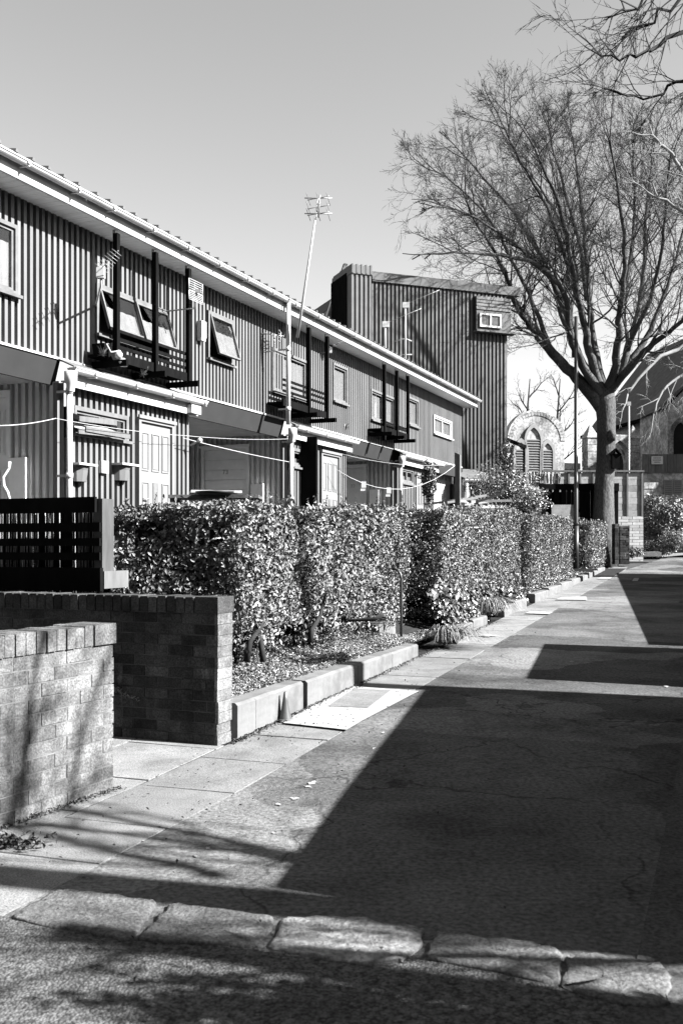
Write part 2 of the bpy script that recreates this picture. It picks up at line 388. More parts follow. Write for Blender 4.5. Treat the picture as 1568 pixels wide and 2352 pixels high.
# ------------------------------------------------------------------ hedges
def hedge(label, Ya, Yb, k0, k1, top0, top1, bot0, bot1, leaf, dens, ragged=.0):
    """Ya..Yb along the kerb, k0 street face, k1 garden face (offset in X from kerb line)"""
    base = Vector((kerbX((Ya+Yb)/2)+(k0+k1)/2, (Ya+Yb)/2, bot0)); root = thing('hedge', label, 'hedge', base, 0, 'clipped hedges along the lane')
    Lh = (Yb-Ya); H = ((top0-bot0)+(top1-bot1))/2; W = k0-k1
    def pos(f, g, h):   # f along, g across (0 street..1 garden), h height
        Y = Ya+Lh*f; X = kerbX(Y)+k0-W*g; z = (bot0+(bot1-bot0)*f)*(1-h)+(top0+(top1-top0)*f)*h
        return np.stack([X-base.x, Y-base.y, z-base.z], 1)
    pts = []; nrm = []
    for face, area, nv in (('s', Lh*1.06*H, (kn.x,kn.y,0)),('t', Lh*1.06*W*.94, (0,0,1)),('n', W*H, (-kd.x,-kd.y,0)),('f', W*H, (kd.x,kd.y,0)),('g', Lh*H*.4, (-kn.x,-kn.y,0))):
        n = int(area*dens); f = RNG.random(n); g = RNG.random(n); h = RNG.random(n)
        if face == 's': g = np.abs(RNG.normal(0,.075,n))*1.0
        if face == 'g': g = 1-np.abs(RNG.normal(0,.075,n))
        if face == 't': h = 1-np.abs(RNG.normal(0,.05,n))
        if face == 'n': f = np.abs(RNG.normal(0,.09,n))/Lh
        if face == 'f': f = 1-np.abs(RNG.normal(0,.09,n))/Lh
        q = pos(f,g,h); nn = np.tile(np.array(nv,dtype=float),(n,1))
        wq = q+np.array(base); q = q+nn*bumpy(wq)[:,None]
        if ragged:
            keep = (h > .12+.16*np.sin(wq[:,1]*3.3)*RNG.random(n)) | (RNG.random(n) < .15); q = q[keep]; nn = nn[keep]; n = len(q)
        wq = q+np.array(base)
        gap = np.sin(wq[:,0]*8+2*np.sin(wq[:,2]*6))*np.sin(wq[:,1]*7+wq[:,2]*5)*np.sin(wq[:,2]*10+wq[:,1]*3.5)
        kp = (gap < .22) | (RNG.random(n) < .25); q = q[kp]; nn = nn[kp]; n = len(q)
        pts.append(q); nrm.append(nn*1.0+RNG.normal(0,.62,(n,3)))
    # stray shoots standing out of the clipped faces
    st = MB(); sh = st
    for i in range(int(Lh*16)):
        top_ = random.random() < .6; f_ = random.random(); p_ = Vector(pos(np.array([f_]),np.array([random.random() if top_ else .02]),np.array([.98 if top_ else random.uniform(.2,.95)]))[0])
        d_ = (Vector((random.gauss(0,.35),random.gauss(0,.35),1)) if top_ else Vector((kn.x,kn.y,random.uniform(-.2,.8)))).normalized(); l_ = random.uniform(.06,.2)
        sh.tube([p_-d_*.08,p_+d_*l_], [.004,.002], 4)
        k_ = random.randint(3,6); pts.append(np.array([tuple(p_+d_*l_*(j+1)/k_) for j in range(k_)])); nrm.append(RNG.normal(0,1,(k_,3))+np.array([0,0,.4]))
    leaf_obj('foliage', np.concatenate(pts), np.concatenate(nrm), leaf, m_leaf, root, aspect=.52)
    for i in range(int(Lh*7)):
        f = random.uniform(.07,.95); p = pos(np.array([f]),np.array([random.uniform(.25,.7)]),np.array([0.]))[0]; p = Vector(p); p.z = gz(-.8,p.y+base.y)-base.z-.1
        topz = pos(np.array([f]),np.array([.5]),np.array([.9]))[0][2]
        pp = [p]
        for k in range(1,6): pp.append(Vector((p.x+random.uniform(-.06,.06)*k*.7, p.y+random.uniform(-.06,.06)*k, p.z+(topz-p.z)*k/5)))
        st.tube(pp, [.025,.022,.018,.013,.008,.004], 5)
        for b_ in range(5):
            s_ = pp[random.randint(1,4)]; d_ = Vector((random.uniform(-1,1),random.uniform(-1,1),random.uniform(.1,.9))).normalized()*random.uniform(.15,.3)
            st.tube([s_, s_+d_*.5+Vector((0,0,.03)), s_+d_], [.01,.007,.003], 4)
    # dense inner twigs: dark body of woody stems
    n=24; body = MB()
    part('stems', st, m_stem, root)
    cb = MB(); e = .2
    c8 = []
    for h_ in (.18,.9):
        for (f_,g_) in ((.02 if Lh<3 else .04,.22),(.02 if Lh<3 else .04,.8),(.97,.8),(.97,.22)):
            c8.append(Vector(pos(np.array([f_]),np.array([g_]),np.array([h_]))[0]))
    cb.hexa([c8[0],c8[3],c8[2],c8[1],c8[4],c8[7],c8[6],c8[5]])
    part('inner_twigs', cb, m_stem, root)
    return root
hedge('big clipped hedge nearest the viewer, from the slatted fence to the bent metal post', 8.45, 13.3, -.5, -1.75, 1.80, 1.97, .55, .42, .043, 5200, ragged=1)
hedge('second clipped hedge with a black shaded end above the ivy, beyond the bent post', 14.9, 21.2, -.42, -1.6, 2.0, 2.24, .4, .5, .043, 3900)
hedge('third clipped hedge in front of the street lamp', 22.9, 30.4, -.5, -1.5, 2.18, 2.33, .55, .65, .048, 2500)
hedge('small far clipped hedge below the big bare tree', 32.2, 38.3, -.12, -1.2, 2.28, 2.36, .66, .8, .062, 1300)
# thick near stems under the ragged front of the big hedge
for u0,v0,u1,v1,Y in ():
    pass
st = MB()
stems = [((566,1520),(575,1470),(600,1440),8.7),((605,1520),(600,1480),(590,1440),8.8),((712,1475),(716,1445),(735,1415),9.6),((880,1410),(860,1422),(800,1425),10.6)]
rt = None
for (a_,b_,c_,Y) in stems:
    big = bpy.data.objects['hedge']; st = MB(big.location); st.tube([P(*a_,Y), P(*b_,Y), P(*c_,Y+.1), P(c_[0]+12,c_[1]-50,Y+.25)], [.03,.026,.02,.012], 6); part('bare_stem', st, m_stem, big)
# ground cover in the bed
n = 52000; Y = RNG.uniform(7.4,13.2,n); k = -.17-RNG.random(n)**1.3*1.0
z = np.array([gz(kk,yy) for kk,yy in zip(k,Y)])+RNG.random(n)*.07*(1+np.sin(Y*4+k*7)*.6)
o = leaf_obj('ground_cover', np.stack([kerbX(Y)+k, Y, z],1), np.tile([0.25,-.1,1.],(n,1))+RNG.normal(0,.7,(n,3)), .028, m_grass, aspect=.35); o['kind'] = 'stuff'
n = 9000; Y = RNG.uniform(19,36,n); k = -.17-RNG.random(n)**1.3*.7
z = np.array([gz(kk,yy) for kk,yy in zip(k,Y)])+RNG.random(n)*.1
o = leaf_obj('ground_cover', np.stack([kerbX(Y)+k, Y, z],1), np.tile([0.25,-.1,1.],(n,1))+RNG.normal(0,.5,(n,3)), .05, m_leaf2, aspect=.6); o['kind'] = 'stuff'
# ivy bank below the second hedge
n = 7000; Y = RNG.uniform(14.2,20.2,n); w = RNG.random(n)
k = -.5+.42*w; hmax = .72*np.clip(1-(Y-13.9)/7.5,.25,1)
z = np.array([zg(y)+.12 for y in Y])+ (1-w)*hmax*RNG.uniform(.55,1.05,n)+.1*np.sin(Y*3)
iv = thing('ivy', 'glossy ivy bank spilling over the kerb below the second hedge', 'plant', (1.8,16,.3))
leaf_obj('leaves', np.stack([kerbX(Y)+k-1.8, Y-16, z-.3],1), np.tile([.8,-.35,.55],(n,1))+RNG.normal(0,.5,(n,3)), .075, M('ivy_leaf', .06, .3, .25, 3, spec=.5, island=.5), iv, droop=1.2, aspect=.85)
def tuft(label, p, n, L, spread):
    mb = MB()
    for i in range(n):
        a = random.uniform(0,2*PI); d = Vector((math.cos(a),math.sin(a),0)); d = (d*.8+kn*.5)
        l = L*random.uniform(.6,1.15); s = spread*random.uniform(.4,1.2); w = random.uniform(.006,.012); b = Vector((random.uniform(-.12,.12),random.uniform(-.18,.18),0))
        side = Vector((-d.y,d.x,0)).normalized()*w; pr = None
        for k in range(5):
            t = k/4; q = b+d*(s*t)+Vector((0,0,l*(1.9*t-1.75*t*t)))
            ww = side*(1-t*.85)
            if pr: mb.quad(pr[0],pr[1],q+ww,q-ww, True)
            pr = (q-ww,q+ww)
    return solo('grass_tuft', label, 'plant', mb, m_grass, p, 0, 'strappy tufts at the kerb')
tuft('drooping strappy tuft at the foot of the bent metal post', (1.36,13.0,.2), 330, .42, .52)
tuft('drooping strappy tuft hanging over the pavement between kerb blocks, right of the ivy', (kerbX(16.6)-.12,16.6,.33), 260, .5, .5)
# bent post (old handrail)
b0 = P(921,1455,12.6); b0.z = .2
hp = MB(); zt_ = P(920,1318,12.6).z
hp.tube([(0,0,0),(0,0,.4),(0,0,zt_-.2-.06),(-.012,0,zt_-.2),(-.05,.02,zt_-.2+.05),(-.13,.06,zt_-.2+.07)], .018, 8)
solo('bent_post', 'thin dark metal post with a bent top in front of the hedge', 'post', hp, m_blackmetal, (b0.x,b0.y,.2))
# stone step between hedges
stp = MB(); stp.box(0,.75,0,.35,0,.1); stp.box(.02,.73,.35,.7,.1,.28); stp.box(.04,.7,.7,1.1,.28,.46)
solo('garden_steps', 'pale stone steps in the gap beside the bent post', 'steps', stp, m_kerb, (kerbX(12.35)-.25,12.35,.2), KANG)
# small cone
cb_ = G(656,1655); cn = MB(); cn.lathe((0,0,.012), [(.052,0),(.05,.012),(.034,.07),(.022,.15),(.012,.215),(.004,.22),(0,.218)], 20); 
ct = thing('traffic_cone', 'small dark cone standing against the kerb blocks', 'cone', (cb_.x+.0,cb_.y-.05,cb_.z+.012))
part('cone_body', cn, M('cone_plastic', 0.0525,.4,.2,5,spec=.5), ct); cbm = MB(); cbm.lathe((0,0,0), [(0,0),(.068,0),(.068,.012),(0,.014)], 20); part('cone_base', cbm, m_plastic, ct)
# leaf litter by the near wall
n = 500; c = G(30,1945); pts = np.stack([c.x+RNG.normal(-.1,.13,n), c.y+RNG.normal(0,.045,n), .02+RNG.random(n)*.025],1)
o = leaf_obj('leaf_litter', pts, np.tile([0,0,1.],(n,1))+RNG.normal(0,.6,(n,3)), .035, m_leaflitter); o['kind'] = 'stuff'
n = 700; t = RNG.random(n); xb = -1.36-.395*t*2.2; yb = 5.94-.82*t*2.2
o = leaf_obj('joint_litter', np.stack([xb+RNG.normal(.035,.02,n), yb+RNG.normal(-.01,.02,n), .016+RNG.random(n)*.012],1), np.tile([0,0,1.],(n,1))+RNG.normal(0,.6,(n,3)), .018, m_leaflitter); o['kind'] = 'stuff'

n = 1500; Y = 7.2+RNG.random(n)**1.5*9; off_ = np.abs(RNG.normal(0,.035,n))
zz = np.array([zg(y) for y in Y])+.018+RNG.random(n)*.01
o = leaf_obj('kerb_litter', np.stack([kerbX(Y)+.015+off_*(1+2*(RNG.random(n)<.08)*6), Y, zz],1), np.tile([0,0,1.],(n,1))+RNG.normal(0,.5,(n,3)), .022, m_leaflitter); o['kind'] = 'stuff'
n = 420; Y = RNG.uniform(3.3,9.5,n); X = laneL(0)+.36*Y+RNG.normal(-.1,.8,n)
zz = np.array([zg(y) for y in Y])+.02
o = leaf_obj('scattered_litter', np.stack([X, Y, zz],1), np.tile([0,0,1.],(n,1))+RNG.normal(0,.4,(n,3)), .018, m_leaflitter); o['kind'] = 'stuff'

# ------------------------------------------------------------------ slatted fence with reed screen
fa = P(228,1257,8.1); fdir = (w2b-w2a).normalized(); rf = math.atan2(fdir.y, fdir.x)
fr = thing('slatted_fence', 'black slatted timber fence with a pale cane screen behind the brick wall', 'fence', (fa.x,fa.y,0), rf)
# local x runs left along the fence, local -y ... viewer side is +y after this turn, so y negative goes away
def zat(v): return EYE-(v-HZ)/F*8.1
sl = MB(); Lf = 3.2
sl.box(.02,Lf,-.0,.03,zat(1177),zat(1141))
part('top_rail', sl, m_dark, fr)
for (va,vb) in ((1200,1221),(1236,1254),(1269,1287)):
    s_ = MB(); s_.box(-.02,Lf,0,.022,zat(vb),zat(va)); part('slat', s_, m_dark, fr)
s_ = MB(); s_.box(-.04,Lf,.0,.04,zat(1358),zat(1304)); part('bottom_board', s_, m_dark, fr)
s_ = MB(); s_.box(-.03,.05,-.16,-.002,zat(1320),zat(1145)); part('end_post', s_, M('end_board', .055, .8, .3, 9, stretch=(1,1,.2)), fr)
s_ = MB(); s_.box(-.05,-.015,-.34,-.002,zat(1352),zat(1312)); part('return_board', s_, m_weather, fr)
for x in (1.25,2.5):
    s_ = MB(); s_.box(x,x+.09,-.1,-.003,.9,zat(1150)); part('post', s_, m_dark, fr)
rd = MB(); x = .06
while x < Lf:
    w = random.uniform(.0025,.005); tl = random.uniform(-.015,.015); zt_ = zat(1160)+random.uniform(-.06,.02)
    if math.sin(x*9)+math.sin(x*23+1) > random.uniform(-1.6,1.2): rd.tube([(x,-.13+random.uniform(-.012,.012),1.0),(x+tl,-.13,zt_)], w, 5)
    x += random.uniform(.008,.017)
part('cane_screen', rd, m_reed, fr)
bb = MB(); x = .03  # dark strips added behind the canes to blacken the gaps
while x < Lf:
    w_ = random.uniform(.03,.11); bb.box(x,x+w_,-.19,-.175,1.0,zat(1152)+random.uniform(-.03,.01)); x += w_+random.choice((.004,.006,.012,.02))
part('dark_backing', bb, m_dark, fr)
# loose canes leaning at the fence end
for i in range(9):
    a_ = P(252+i*3.0+random.uniform(-3,3), 1335, 8.55); b_ = P(247+i*(6 if i>3 else 1)+random.uniform(-3,3), 1165+random.uniform(0,15), 8.7)
    mb = MB(a_); mb.tube([a_,(a_+b_)/2+Vector((.01,0,0)),b_], .008, 6)
    solo('garden_cane', 'bamboo cane leaning in the bundle between the slatted fence and the hedge', 'cane', mb, m_reed, a_, 0, 'canes leaning at the fence end')

exec_houses = True
# ------------------------------------------------------------------ terrace
ZF = 1.2
def corr(mb, t0, t1, y, z0, z1, holes=(), pitch=.115, depth=.05, axis='x', x0=0):
    """trapezoid sheet; crest at y (street side = -y)."""
    q = (0,.47,.51,.985,1.0); lev = (0,0,1,1,0)
    n = int(math.ceil((t1-t0)/pitch)); cols = []
    for i in range(n):
        for a_, b_, la, lb in zip(q[:-1],q[1:],lev[:-1],lev[1:]):
            ta, tb = t0+(i+a_)*pitch, t0+(i+b_)*pitch
            if ta >= t1: break
            tb = min(tb,t1); cols.append((ta,tb,y+depth*la,y+depth*lb))
    for ta,tb,ya,yb in cols:
        c = (ta+tb)/2; iv_ = [(z0,z1)]
        for h in holes:
            if h[0] < c < h[1]:
                nv = []
                for a_,b_ in iv_:
                    if h[3] <= a_ or h[2] >= b_: nv.append((a_,b_)); continue
                    if h[2] > a_: nv.append((a_,h[2]))
                    if h[3] < b_: nv.append((h[3],b_))
                iv_ = nv
        for a_,b_ in iv_:
            if axis == 'x': mb.quad((ta,ya,a_),(tb,yb,a_),(tb,yb,b_),(ta,ya,b_))
            else: mb.quad((x0-(ya),ta,a_),(x0-(yb),tb,a_),(x0-(yb),tb,b_),(x0-(ya),ta,b_))
def window(root, off, t0, t1, z0, z1, n=1, tilt=0, m=None, y=0.0, curtain=.62, fr=.05):
    m = m or m_frame
    f = MB(off); y0, y1 = y-.02, y+.10
    f.box(t0,t0+fr,y0,y1,z0,z1); f.box(t1-fr,t1,y0,y1,z0,z1); f.box(t0+fr,t1-fr,y0,y1,z1-fr,z1); f.box(t0+fr,t1-fr,y0,y1,z0,z0+fr)
    w = part('window', f, m, root)
    sl_ = MB(off); sl_.box(t0-.03,t1+.03,y-.07,y-.021,z0-.035,z0+.004); part('sill', sl_, m, w)
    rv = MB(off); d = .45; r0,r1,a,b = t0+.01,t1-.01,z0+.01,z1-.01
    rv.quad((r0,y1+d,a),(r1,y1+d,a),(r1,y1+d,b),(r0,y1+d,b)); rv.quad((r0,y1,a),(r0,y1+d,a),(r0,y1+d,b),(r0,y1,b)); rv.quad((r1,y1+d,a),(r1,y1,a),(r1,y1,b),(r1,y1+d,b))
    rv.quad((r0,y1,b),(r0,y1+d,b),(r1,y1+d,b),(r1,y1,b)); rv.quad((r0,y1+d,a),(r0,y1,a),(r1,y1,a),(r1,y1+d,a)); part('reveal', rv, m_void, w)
    wd = (t1-t0-2*fr)/n
    for i in range(n):
        a = t0+fr+i*wd+.006; b = a+wd-.012; zt_ = z1-fr-.005; zb = z0+fr+.005; H = zt_-zb
        sn, cs = math.sin(tilt), math.cos(tilt)
        R = Matrix.Translation((0,y-.03 if tilt else y+.01,zt_)) @ Matrix.Rotation(-tilt,4,'X')
        sf = .032; s = MB(off)
        s.box(a,a+sf,0,.045,-H,0,R); s.box(b-sf,b,0,.045,-H,0,R); s.box(a+sf,b-sf,0,.045,-sf,0,R); s.box(a+sf,b-sf,0,.045,-H,-H+sf,R)
        part('sash', s, m, w)
        g = MB(off); g.box(a+sf,b-sf,.018,.024,-H+sf,-sf,R); part('pane', g, m_glass, w)
        if curtain:
            c_ = MB(off); k = 14; zc = -H+sf+(H-2*sf)*curtain; pr = None
            yb = .05
            for j in range(k+1):
                x = a+sf+(b-a-2*sf)*j/k; yy = yb+.008*math.sin(j*2.1)
                q = (R@Vector((x,yy,-H+sf)), R@Vector((x,yy,zc)))
                if pr: c_.quad(pr[0],q[0],q[1],pr[1],True)
                pr = q
            part('curtain', c_, m_curtain, w)
    return w
def panel_door(root, off, t0, t1, z0, z1, y, m, style='six', num=None):
    fr = .06; f = MB(off)
    f.box(t0,t0+fr,y-.04,y+.06,z0,z1); f.box(t1-fr,t1,y-.04,y+.06,z0,z1); f.box(t0+fr,t1-fr,y-.04,y+.06,z1-fr,z1); f.box(t0-.03,t1+.03,y-.07,y-.041,z1-.02,z1+.03)
    d = part('door', f, m, root)
    l = MB(off); a, b, zt_ = t0+fr+.004, t1-fr-.004, z1-fr-.004; W = b-a; H = zt_-z0
    if style == 'six':
        l.box(a,b,y+.0,y+.04,z0,zt_)
        def pan(x0,x1,q0,q1):      # raised moulding
            X0,X1,Q0,Q1 = a+W*x0,a+W*x1,z0+H*q0,z0+H*q1; e = .014
            l.box(X0,X1,y-.012,y-.0005,Q1-e,Q1); l.box(X0,X1,y-.012,y-.0005,Q0,Q0+e); l.box(X0,X0+e,y-.012,y-.0005,Q0+e,Q1-e); l.box(X1-e,X1,y-.012,y-.0005,Q0+e,Q1-e)
            l.box(X0+.035,X1-.035,y-.008,y-.0006,Q0+.035,Q1-.035)
        for x0,x1 in ((.05,.28),(.38,.62),(.70,.94)): pan(x0,x1,.66,.93)
        pan(.05,.28,.07,.58); pan(.70,.94,.07,.58); pan(.38,.62,.07,.3)
        part('leaf', l, m, d)
        s = MB(off); s.box(a+W*.42,a+W*.58,y-.012,y-.001,z0+H*.40,z0+H*.58); part('letter_plate', s, m_frame, d)
        h = MB(off); h.tube([(a+W*.08,y-.001,z0+H*.46),(a+W*.08,y-.05,z0+H*.46),(a+W*.22,y-.05,z0+H*.46)], .011, 6); part('handle', h, m_metal, d)
    else:
        nb = 11; hh = H/nb
        for i in range(nb): l.box(a,b,y+(.004 if i%2 else 0),y+.04,z0+i*hh+.006,z0+(i+1)*hh-.004)
        l.box(a+.01,b-.01,y+.02,y+.045,z0,zt_)
        part('leaf', l, m, d)
        s = MB(off); s.box(a+W*.40,a+W*.5,y-.012,y-.001,z0+H*.40,z0+H*.58); part('letter_plate', s, m_frame, d)
        if num: digits(num, d, off, a+W*.5, y-.008, z0+H*.78, .085)
    return d
SEG = {'7':['t','r1','r2s'],'3':['t','m','b','r1','r2'],'1':['r1','r2']}
def digits(txt, par, off, x, y, z, h):
    mb = MB(off); w = h*.55; th = h*.16
    x0 = x-(len(txt)*w*1.35)/2
    for ch in txt:
        if ch == '7':
            mb.box(x0,x0+w,y,y+.006,z+h-th,z+h); mb.hexa([(x0+w*.2,y,z),(x0+w*.2+th,y,z),(x0+w*.2+th,y+.006,z),(x0+w*.2,y+.006,z),(x0+w-th,y,z+h-th),(x0+w,y,z+h-th),(x0+w,y+.006,z+h-th),(x0+w-th,y+.006,z+h-th)])
        else:
            for q in (0,h/2-th/2,h-th): mb.box(x0+(0 if q!=h/2-th/2 else w*.25),x0+w-th,y,y+.006,z+q,z+q+th)
            mb.box(x0+w-th,x0+w,y,y+.006,z,z+h)
        x0 += w*1.4
    part('house_number', mb, m_white, par)
def gutter(mb, t0, t1, y, z, r=.065):
    n = 9; pr = None
    for k in range(n+1):
        a = PI+PI*k/n; q = (y+r*math.cos(a), z+r*math.sin(a)); qi = (y+(r-.006)*math.cos(a), z+(r-.006)*math.sin(a))
        if pr:
            mb.quad((t0,pr[0][0],pr[0][1]),(t1,pr[0][0],pr[0][1]),(t1,q[0],q[1]),(t0,q[0],q[1]),True)
            mb.quad((t0,pr[1][0],pr[1][1]),(t0,qi[0],qi[1]),(t1,qi[0],qi[1]),(t1,pr[1][0],pr[1][1]),True)
        pr = (q,qi)
    mb.box(t0,t1,y-r-.008,y-r+.006,z-.012,z+.006); mb.box(t0,t1,y+r-.006,y+r+.004,z-.006,z+.006)
    for t in (t0,t1-.004): mb.poly([(t+.002,y+r*math.cos(PI+PI*k/n),z+r*math.sin(PI+PI*k/n)) for k in range(n+1)])
    t = t0+.4
    while t < t1: mb.box(t,t+.025,y-r-.014,y+r+.03,z-r-.012,z-r-.002); mb.box(t,t+.05,y-r-.012,y-r-.009,z-r*.6,z+.008); t += .95
def downpipe(mb, t, y, z0, z1, r=.04):
    mb.tube([(t,y,z0),(t,y,z1)], r, 10)
    z = z0+.25
    while z < z1-.2: mb.tube([(t,y,z),(t,y,z+.07)], r+.008, 10); mb.box(t-.012,t+.012,y,y+.2,z+.02,z+.05); z += 1.1
ZS = 5.82; EO = .40         # soffit height, fascia offset
ZB = 3.95                   # foot of upper wall
def hole(u0,vt,vb,u1, e=0):
    a, zt_ = FT(u0,vt,e); _, zb = FT(u0,vb,e); b, _ = FT(u1,vt,e); return (a,b,zb,zt_)
tP = [(FT(153,0,.1)[0],FT(436,0,.1)[0]),(FT(664,0,.1)[0],FT(795,0,.1)[0]),(FT(912,0,.1)[0],FT(996,0,.1)[0])]
tEnd = FT(1060,0)[0]
houses = [  # t range, label, porch, windows
 (4.0, tP[0][0], 'nearest terraced house, cut by the left edge, with the white curved tube beside its door'),
 (tP[0][0], tP[1][0], 'terraced house with the door numbered 73 and the hopper windows pushed open'),
 (tP[1][0], tP[2][0], 'terraced house with the door numbered 77 behind the pegged clothes line'),
 (tP[2][0], tEnd, 'end terraced house with the small white framed window next to the tower')]
REC = 2.4
def house(i):
    t0, t1, label = houses[i]; off = (t0,0,ZF)
    root = thing('terraced_house', label, 'house', FW(t0,0,ZF), FANG, 'houses of the corrugated terrace')
    pr = tP[i-1] if i else None
    W = {0:[(hole(-50,480,650,40),1,0,m_frame,.8)],
         1:[(hole(221,649,766,388),2,.30,m_frame,.6),(hole(477,712,822,534),1,.26,m_frame,.62)],
         2:[(hole(625,797,898,705),2,0,m_frame,.95),(hole(764,832,920,797),1,0,m_frame,.95)],
         3:[(hole(937,910,975,960),1,0,m_frame,.95),(hole(995,952,995,1036),2,0,m_white,.95)]}[i]
    if i == 2: W.append((hole(851,892,963,905),2,0,m_frame,.95))
    hs = [w[0] for w in W]
    uw = MB(off); corr(uw, t0, t1, 0, ZB, ZS, hs); 
    if i == 3: uw.quad((t1,0,ZB),(t1,5,ZB),(t1,5,ZS),(t1,0,ZS))
    part('upper_wall', uw, m_clad, root)
    tr = MB(off); tr.box(t0,t1,-.018,.05,ZB-.03,ZB); part('wall_trim', tr, m_white, root)
    for h,n,tl,mm,cu in W: window(root, off, *h, n=n, tilt=tl, m=mm, curtain=cu)
    # eave: soffit, fascia, gutter, roof
    rb = t1+(.32 if i == 3 else 0)
    so = MB(off); x = t0
    so.box(t0,rb,-EO,.03,ZS,ZS+.02)
    while x < rb-.02: so.box(x+.005,min(x+.145,rb),-EO+.022,-.004,ZS-.006,ZS-.0005); x += .15
    part('soffit', so, m_soffit, root)
    fa_ = MB(off); fa_.box(t0,rb,-EO-.022,-EO,ZS-.004,ZS+.2); part('fascia', fa_, m_white, root)
    gt = MB(off); gutter(gt, t0+.002, rb-.002, -EO-.10, ZS+.195, .06); part('gutter', gt, m_white, root)
    rf = MB(off); sl_ = math.tan(math.radians(10)); yb = 6.5
    y0 = -EO-.09; z0 = ZS+.24
    rf.hexa([(t0,y0,z0),(rb,y0,z0),(rb,yb,z0+sl_*(yb-y0)),(t0,yb,z0+sl_*(yb-y0)),(t0,y0,z0+.015),(rb,y0,z0+.015),(rb,yb,z0+.015+sl_*(yb-y0)),(t0,yb,z0+.015+sl_*(yb-y0))])
    x = t0+.1
    while x < rb-.06:
        rf.hexa([(x,y0-.02,z0+.01),(x+.06,y0-.02,z0+.01),(x+.06,yb,z0+.01+sl_*(yb-y0)),(x,yb,z0+.01+sl_*(yb-y0)),(x+.012,y0-.02,z0+.05),(x+.048,y0-.02,z0+.05),(x+.048,yb,z0+.05+sl_*(yb-y0)),(x+.012,yb,z0+.05+sl_*(yb-y0))]); x += .29
    part('roof', rf, m_roof, root)
    # recess
    ra, rc = (pr[1], t1) if pr else (t0, t1)
    if i < 3:
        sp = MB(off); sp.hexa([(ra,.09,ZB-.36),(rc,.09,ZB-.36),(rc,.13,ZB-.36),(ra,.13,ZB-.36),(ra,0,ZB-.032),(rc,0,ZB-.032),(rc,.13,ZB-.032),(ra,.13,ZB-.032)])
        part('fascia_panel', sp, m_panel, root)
        RD = 2.5
        def sp_(u, v):                       # point on the return wall (plane t = rc): distance back from the front, height
            o = FW(rc,0,0); q = (u-CX)/F; e = (q*o.y-o.x)/(fn.x-q*fn.y); return -e, EYE-(v-HZ)/F*(o.y+fn.y*e)
        du0, du1, dv = {0:(-48,31,903),1:(466,575,1024),2:(781,843,1069)}[i]
        cu0, cu1, cv = {0:(38,73,1052),1:(583,611,1112),2:(852,872,1125)}[i]
        y1_, z1_ = sp_(du0, dv)[0], sp_(du1, dv)[1]; y0_ = sp_(du1, dv)[0]
        c1_, c0_, cz_ = sp_(cu0, cv)[0], sp_(cu1, cv)[0], sp_(cu1, cv)[1]
        rw = MB(off); corr(rw, ra, rc, RD, ZF-.3, ZB-.3, pitch=.115); part('recess_wall', rw, m_recess, root)
        cl_ = MB(off); cl_.box(ra,rc,.131,RD,ZB-.3,ZB-.28); part('recess_ceiling', cl_, m_recess, root)
        sw = MB(off)
        corr(sw, .02, y0_, 0, ZF-.3, ZB-.3, pitch=.115, axis='y', x0=rc); corr(sw, y0_, min(y1_,RD), 0, z1_, ZB-.3, pitch=.115, axis='y', x0=rc)
        if y1_ < RD: corr(sw, y1_, RD, 0, ZF-.3, ZB-.3, pitch=.115, axis='y', x0=rc)
        part('recess_side', sw, m_recess, root)
        sub = bpy.data.objects.new('doorway', None); COL.objects.link(sub); sub.parent = root; sub.location = (rc-t0-.03, 0, 0); sub.rotation_euler = (0,0,-PI/2)
        # in the doorway frame local x runs towards the front (-y of the house), so mirror the spans
        panel_door(sub, (0,0,ZF), -y1_, -y0_, ZF, z1_, 0, m_doorgrey, 'plank' if i else 'six', {1:'73',2:'77'}.get(i))
        mc = MB(off); mc.box(rc-.14,rc-.05,c0_,c1_,ZF,cz_); part('meter_cupboard', mc, m_doorgrey, root)
    else:
        rw = MB(off); corr(rw, ra, t1, .3, ZF-.3, ZB, pitch=.13); part('recess_wall', rw, m_recess, root)
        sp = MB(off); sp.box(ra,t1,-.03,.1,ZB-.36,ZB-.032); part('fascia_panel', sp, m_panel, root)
    if pr:
        a, b = pr; zE = 3.62; pe = .10       # porch front 10 cm proud
        spec = {1:((171,930,994,297),(315,957,396)),2:((673,1028,1072,717),(735,1036,778)),3:((922,1073,1109,950),(953,1090,974))}[i]
        wh = hole(*spec[0], e=pe); wh = (max(wh[0], a+.1),)+wh[1:]; da, dz1 = FT(spec[1][0],spec[1][1],pe); db,_ = FT(spec[1][2],0,pe)
        if i > 1: db = min(db, b-.12)
        pw = MB(off); corr(pw, a, b, -pe, ZF-.3, zE, [wh,(da,db,ZF-.3,dz1)], pitch=.125); part('porch_wall', pw, m_clad, root)
        sd = MB(off); corr(sd, -pe+.04, .1, 0, ZF-.3, zE, pitch=.13, axis='y', x0=a); part('porch_side', sd, m_clad, root)
        window(root, off, *wh, n=2, tilt=0, y=-pe+.02, curtain=.0 if i == 1 else .5, fr=.06)
        panel_door(root, off, da, db, ZF, dz1, -pe, m_door, 'six')
        pf = MB(off); pf.box(a-.05,b+.04,-pe-.13,-pe-.105,zE-.07,zE+.13); pf.box(a-.05,b+.04,-pe-.105,-pe+.05,zE-.0,zE+.02); part('porch_fascia', pf, m_white, root)
        pg = MB(off); gutter(pg, a-.16, b+.1, -pe-.21, zE+.16, .072)
        pg.lathe((FT({1:163,2:672,3:923}[i],0,pe+.21)[0],-pe-.21,zE-.16), [(.05,0),(.06,.1),(.085,.14),(.085,.26),(.05,.27)], 10); part('porch_gutter', pg, m_white, root)
